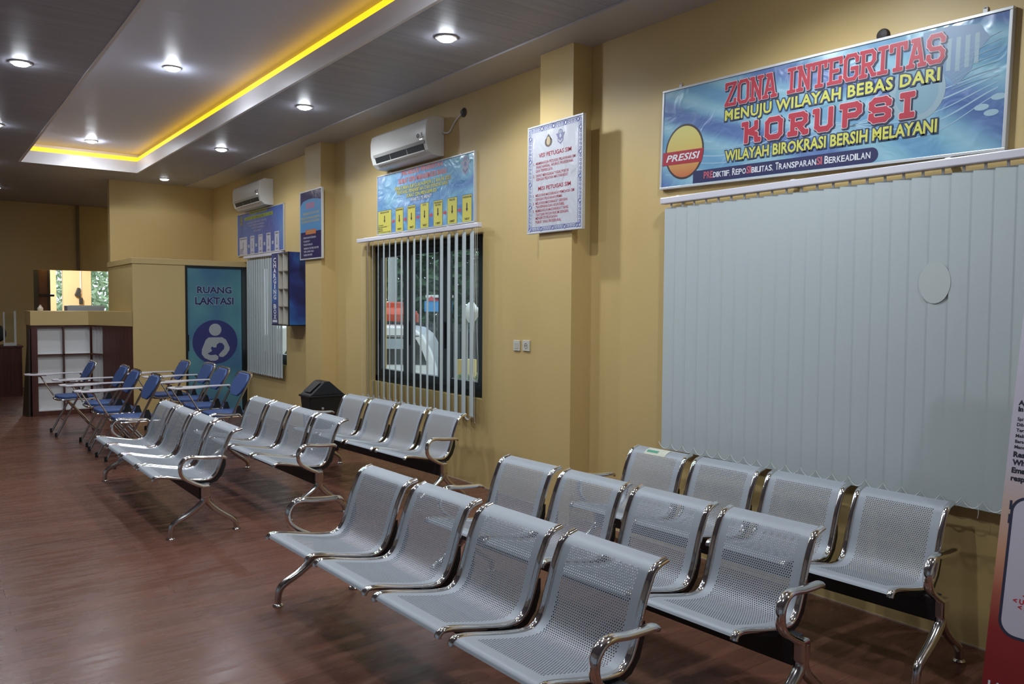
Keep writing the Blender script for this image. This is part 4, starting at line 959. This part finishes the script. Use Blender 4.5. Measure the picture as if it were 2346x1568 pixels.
# desk in the dark room
t = thing('desk', 'dark brown desk in the passage beyond the counter', 'desk', (0, 0, 0))
MB().box(-3.9, -2.70, 17.2, 17.23, 0, .90).box(-2.73, -2.70, 17.23, 17.9, 0, .90).build('desk_panel', WOODB, t); MB().box(-3.9, -2.68, 17.18, 17.95, .90, .93).build('desk_top', WOODB, t)
t = thing('desk_screen', 'clear screen in white posts on the dark desk', 'screen', (0, 0, .93))
MB().box(-2.97, -2.945, 17.4, 17.43, 0, .62).build('post', WHITEP, t); MB().box(-2.80, -2.765, 17.4, 17.43, 0, .64).build('post', WHITEP, t); MB().box(-2.945, -2.80, 17.41, 17.415, .08, .58).build('clear_panel', glass('acrylic', (.93, .95, .95), .05), t); MB().box(-2.97, -2.765, 17.38, 17.45, 0, .05).build('foot_rail', WHITEP, t)
t = thing('office_chair', 'black round-backed office chair behind the dark desk', 'chair', (-3.05, 18.45, 0))
m = MB(); m.lathe([(0, -.05), (.14, -.04), (.17, 0), (.14, .04), (0, .05)], 24, Matrix.Translation((0, -.55, 1.14)) @ Matrix.Rotation(PI/2, 4, 'X')); m.build('backrest', BLACKP, t, smooth=True)
MB().tube([(0, -.53, 1.1), (0, -.3, .6), (0, 0, .5)], .025).build('back_bar', BLACKP, t); MB().box(-.22, .22, -.22, .22, .46, .52).build('seat', BLACKP, t, bevel=.02); MB().tube([(0, 0, .46), (0, 0, .06)], .025).build('column', BLACKM, t)
m = MB()
for k in range(5): m.tube([(0, 0, .06), (.26*math.cos(k*PI*.4), .26*math.sin(k*PI*.4), .03)], .018)
m.build('star_base', BLACKM, t)

# ------------------------------------------------------------------ standing banner at the near edge
a = math.radians(10.6)
t = thing('standing_banner', 'white to red standing banner at the edge of view beside the large blind', 'standing banner', mw=Matrix.Translation((-.612, 1.50, 0)) @ wallm(0, 0, 0) @ Matrix.Rotation(-a, 4, 'X'))
SB = mat('standing_banner_print', (.6, .5, .5), .35); n_, l_, p_ = nodes(SB); s_ = sep(SB, texco(SB))
l_.new(ramp(SB, math_node(SB, 'DIVIDE', s_[1], 1.8), [(.0, (.20, .012, .014)), (.19, (.24, .022, .022)), (.28, (.36, .10, .06)), (.37, (.52, .26, .15)), (.50, (.52, .38, .33)), (.58, (.50, .44, .50)), (.9, (.52, .48, .55))]), p_.inputs['Base Color'])
MB().box(0, .8, .03, 1.80, 0, .003).build('printed_sheet', SB, t)
m = MB(); m.tube([(.4, .02, -.02), (.4, 1.79, -.02)], .009); m.tube([(0, 1.8, 0), (.8, 1.8, 0)], .008); m.build('support_pole', CHROME2, t)
m = MB(); m.box(0, .8, -.0, .035, -.04, .02); m.build('base_rail', BLACKM, t)
m = MB(); z0 = .0036
def rr(x0, x1, y0, y1, r): return ell(x1-r, y0+r, r, r, 8, -PI/2, 0, False)+ell(x1-r, y1-r, r, r, 8, 0, PI/2, False)+ell(x0+r, y1-r, r, r, 8, PI/2, PI, False)+ell(x0+r, y0+r, r, r, 8, PI, 1.5*PI, False)
PX0, PY0, PX1, PY1 = .036, .318, .66, .925
m.flat(rr(PX0, PX1, PY0, PY1, .07), z0); m.box(PX0-.006, PX0+.004, .80, .84, .002, z0+.0002); m.box(PX0-.006, PX0+.004, .86, .90, .002, z0+.0002); m.build('phone_outline', ink('phone_dark', (.03, .03, .06)), t)
MB().flat(rr(PX0+.012, PX1-.012, PY0+.012, PY1-.012, .06), z0+.0006).build('phone_screen', ink('phone_lilac', (.50, .46, .52)), t)
m = MB(); put_text(m, 'Ap', .023, .20, 1.323, .019, z0, .06, 0, 'n'); put_text(m, 'In', .024, .20, 1.295, .019, z0, .06, 0, 'n')
for k, w_ in enumerate(('Spi', 'Dib', 'Terh', 'Meli', 'Bara', 'Mand')): put_text(m, w_, .024, .3, 1.253-.0248*k, .0135, z0, .03, 0, 'n')
for k, w_ in enumerate(('Res', 'Wha', 'Ema', 'resp')): put_text(m, w_, .024, .3, 1.092-.035*k, .022, z0, .045, 0, 'n')
m.build('black_lettering', BLK, t)
m = MB(); put_text(m, '< Untu', .086, .3, .470, .019, z0+.001, .05, 0, 'n'); put_text(m, '< Ki', .107, .3, .446, .019, z0+.001, .05, 0, 'n'); put_text(m, '<', .120, .3, .498, .016, z0+.001, .03, 0, 'n'); m.build('red_lettering', ink('red_small', (.45, .03, .05)), t)
m = MB(); put_text(m, 'LAY', .026, .3, .082, .033, z0, .04, 0, 'n'); m.build('white_lettering', WHT, t)

# ------------------------------------------------------------------ outside
structure('ground', MB().box(.25, 40, -10, 60, -.7, -.6), mat('outside_ground', (.18, .17, .15), .9), label='grey yard outside the windows', cat='ground')
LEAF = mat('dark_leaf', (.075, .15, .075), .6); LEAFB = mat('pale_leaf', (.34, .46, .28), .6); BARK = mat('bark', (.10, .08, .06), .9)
def tree(label, x, y, zc, rx, ry, rz, n, lm, leaf=.16, trunk=True):
    t = thing('tree', label, 'tree', (x, y, -.6), group=None)
    m = MB()
    for _ in range(n):
        while True:
            p = Vector((random.uniform(-1, 1), random.uniform(-1, 1), random.uniform(-1, 1)))
            if .25 < p.length < 1: break
        c = Vector((p.x*rx, p.y*ry, zc+.6+p.z*rz)); d = Vector((random.gauss(0, 1), random.gauss(0, 1), random.gauss(0, 1))).normalized(); e = d.orthogonal().normalized(); s = leaf*random.uniform(.6, 1.3)
        m.add([c-d*s, c+e*s*.4, c+d*s, c-e*s*.4], [(0, 1, 2, 3)])
    m.build('crown', lm, t)
    if trunk: m = MB(); m.tube([(0, 0, 0), (.1, .1, zc*.5), (0, 0, zc+.6)], [.18, .14, .08], 8); m.build('trunk', BARK, t, smooth=True)
tree('dark leafy tree behind the parked car, outside the window', 14.5, 30.5, 4.6, 3.0, 4.4, 4.4, 6500, LEAF, .34)
tree('dark leafy tree outside the window above the horn loudspeaker', 12.0, 17.4, 4.0, 2.2, 3.2, 3.5, 6000, LEAF, .24)
tree('dark leafy tree farther off between the other two, outside the window', 18.0, 23.6, 4.6, 3.6, 3.2, 4.6, 6500, mat('mid_leaf', (.07, .14, .065), .6), .26)
tree('low green bush below the window corner outside', 3.2, 11.0, .15, .55, .7, .45, 1500, mat('bush_leaf', (.09, .13, .04), .6), .08, False)
tree('pale greenery outside the windows of the room behind the pass-through', -.6, YFAR+8, 2.2, 3.5, 1.2, 2.6, 9000, LEAFB, .12)
# parked car
t = thing('car', 'white car parked outside the window', 'car', (4.1, 17.2, -.6), math.radians(50))
prof = [(-1.85, .35), (-1.85, .85), (-1.72, 1.25), (-1.52, 1.62), (-1.30, 1.78), (-1.0, 1.83), (1.6, 1.83), (2.0, 1.75), (2.3, 1.3), (3.0, 1.1), (3.3, .9), (3.3, .35)]
TT = Matrix(((0, 0, 1, 0), (1, 0, 0, 0), (0, 1, 0, 0), (0, 0, 0, 1)))
m = MB(); m.prism(prof, 0, 1.65, TT); m.build('car_body', mat('car_white', (.72, .73, .74), .25, coat=.5), t, bevel=.05, seg=3, smooth=True)
m = MB(); m.prism([(-1.62, .93), (-1.50, 1.25), (-1.36, 1.52), (-1.25, 1.58), (1.5, 1.58), (1.95, .93)], -.012, .01, TT); m.build('side_window', mat('car_glass', (.03, .035, .04), .08), t)
MB().box(-.016, .0, -1.42, 1.6, 1.60, 1.615).build('roof_seam', BLACKM, t)
m = MB(); m.prism([(-1.33, 1.30), (-1.30, 1.54), (1.5, 1.54), (1.6, 1.30)], -.018, -.012, TT); m.build('sky_reflection', mat('sky_reflection', (.34, .40, .45), .2), t)  # pale band paints the sky's reflection on the upper side window
for yy in (-1.1, 2.4):
    m = MB(); m.lathe([(.20, -.02), (.33, -.02), (.33, .18), (.2, .18)], 24, Matrix.Translation((.0, yy, .33)) @ Matrix.Rotation(PI/2, 4, 'Y')); m.build('wheel', RUBBER, t, smooth=True)
# water tank
t = thing('water_tank', 'orange-red water tank beyond the parked car', 'water tank', (8.6, 23.7, -.6))
m = MB(); m.lathe([(.75, 1.53), (.78, 1.68), (.78, 2.03), (.62, 2.20), (.40, 2.26), (.40, 2.40), (.36, 2.43), (0, 2.43)], 28); m.build('tank_body', mat('tank_orange', (.55, .06, .02), .4), t, smooth=True)
m = MB()
for sx_ in (-.5, .5):
    for sy_ in (-.5, .5): m.box(sx_-.05, sx_+.05, sy_-.05, sy_+.05, 0, 1.35)
m.build('stand', BARK, t); MB().box(-.7, .7, -.7, .7, 1.35, 1.53).build('platform', mat('tank_dark_red', (.28, .03, .02), .5), t)
# pole
m = MB(); m.tube([(9.9, 26.3, -.6), (9.9, 26.3, 7)], .17, 12); o = m.build('utility_pole', mat('pole_grey', (.36, .38, .37), .7), smooth=True); tag(o, 'pale grey utility pole outside the window', 'pole')
# awning
t = thing('awning', 'blue and white awning beyond the yard fence', 'awning', (8.4, 20.6, 1.86))
MB().box(-.25, .25, -.35, .45, -.32, .0).build('blue_cloth', mat('awning_blue', (.03, .24, .55), .6), t); MB().box(-.27, .27, -.37, .35, .10, .18).build('white_edge', mat('awning_white', (.65, .65, .66), .6), t)
m = MB(); m.add([(-.28, -.3, .0), (-.28, .3, .0), (-.28, 0, .15), (.25, -.3, .0), (.25, .3, .0), (.25, 0, .15)], [(0, 1, 2), (5, 4, 3), (0, 3, 4, 1), (1, 4, 5, 2), (2, 5, 3, 0)]); m.build('red_stripe', mat('awning_red', (.5, .04, .05), .6), t)
m = MB()
for a_, b_ in ((-.2, -.3), (.2, -.3), (-.2, .4), (.2, .4)): m.box(a_-.03, a_+.03, b_-.03, b_+.03, -2.46, -.32)
m.build('awning_post', BLACKM, t)
# fence
t = thing('yard_fence', 'dark upright-bar fence at the back of the yard', 'fence', (7.0, 0, -.6))
m = MB(); m.box(-.03, .03, 13, 22.5, .25, .33); m.box(-.03, .03, 13, 22.5, 1.65, 1.73); m.build('fence_rail', BLACKM, t)
m = MB(); y = 13.0
while y < 22.5: m.box(-.02, .02, y, y+.055, 0, 1.85); y += .13
m.build('fence_bars', BLACKM, t)
MB().box(.3, .36, 13, 22.5, 0, 1.8).build('backing_sheet', mat('fence_back', (.10, .11, .12), .8), t)
# horn loudspeaker
t = thing('horn_loudspeaker', 'white horn loudspeaker outside the window pane', 'loudspeaker', (1.4, 8.46, 1.64)); t.scale = (.58, .58, .58)
m = MB(); m.lathe([(.05, -.40), (.07, -.36), (.07, -.26), (.10, -.16), (.17, -.05), (.235, .0), (.24, .012), (.22, .0), (.16, -.04), (.06, -.12), (0, -.14)], 28, Matrix.Rotation(math.radians(112), 4, 'Z') @ Matrix.Rotation(-PI/2, 4, 'Y') @ Matrix.Rotation(PI, 4, 'X')); m.build('horn', mat('horn_white', (.70, .71, .70), .4), t, smooth=True)
MB().tube([(0, .15, -.05), (0, .2, -.3), (0, .2, -3.86)], .03).build('mounting_post', mat('post_grey', (.3, .3, .3), .5), t)
o = MB().box(3.6, 3.9, 12.0, 12.2, -.6, .75).build('gate_post', mat('yellow_paint', (.55, .42, .14), .6)); tag(o, 'low yellow post behind the bush outside the window', 'post')
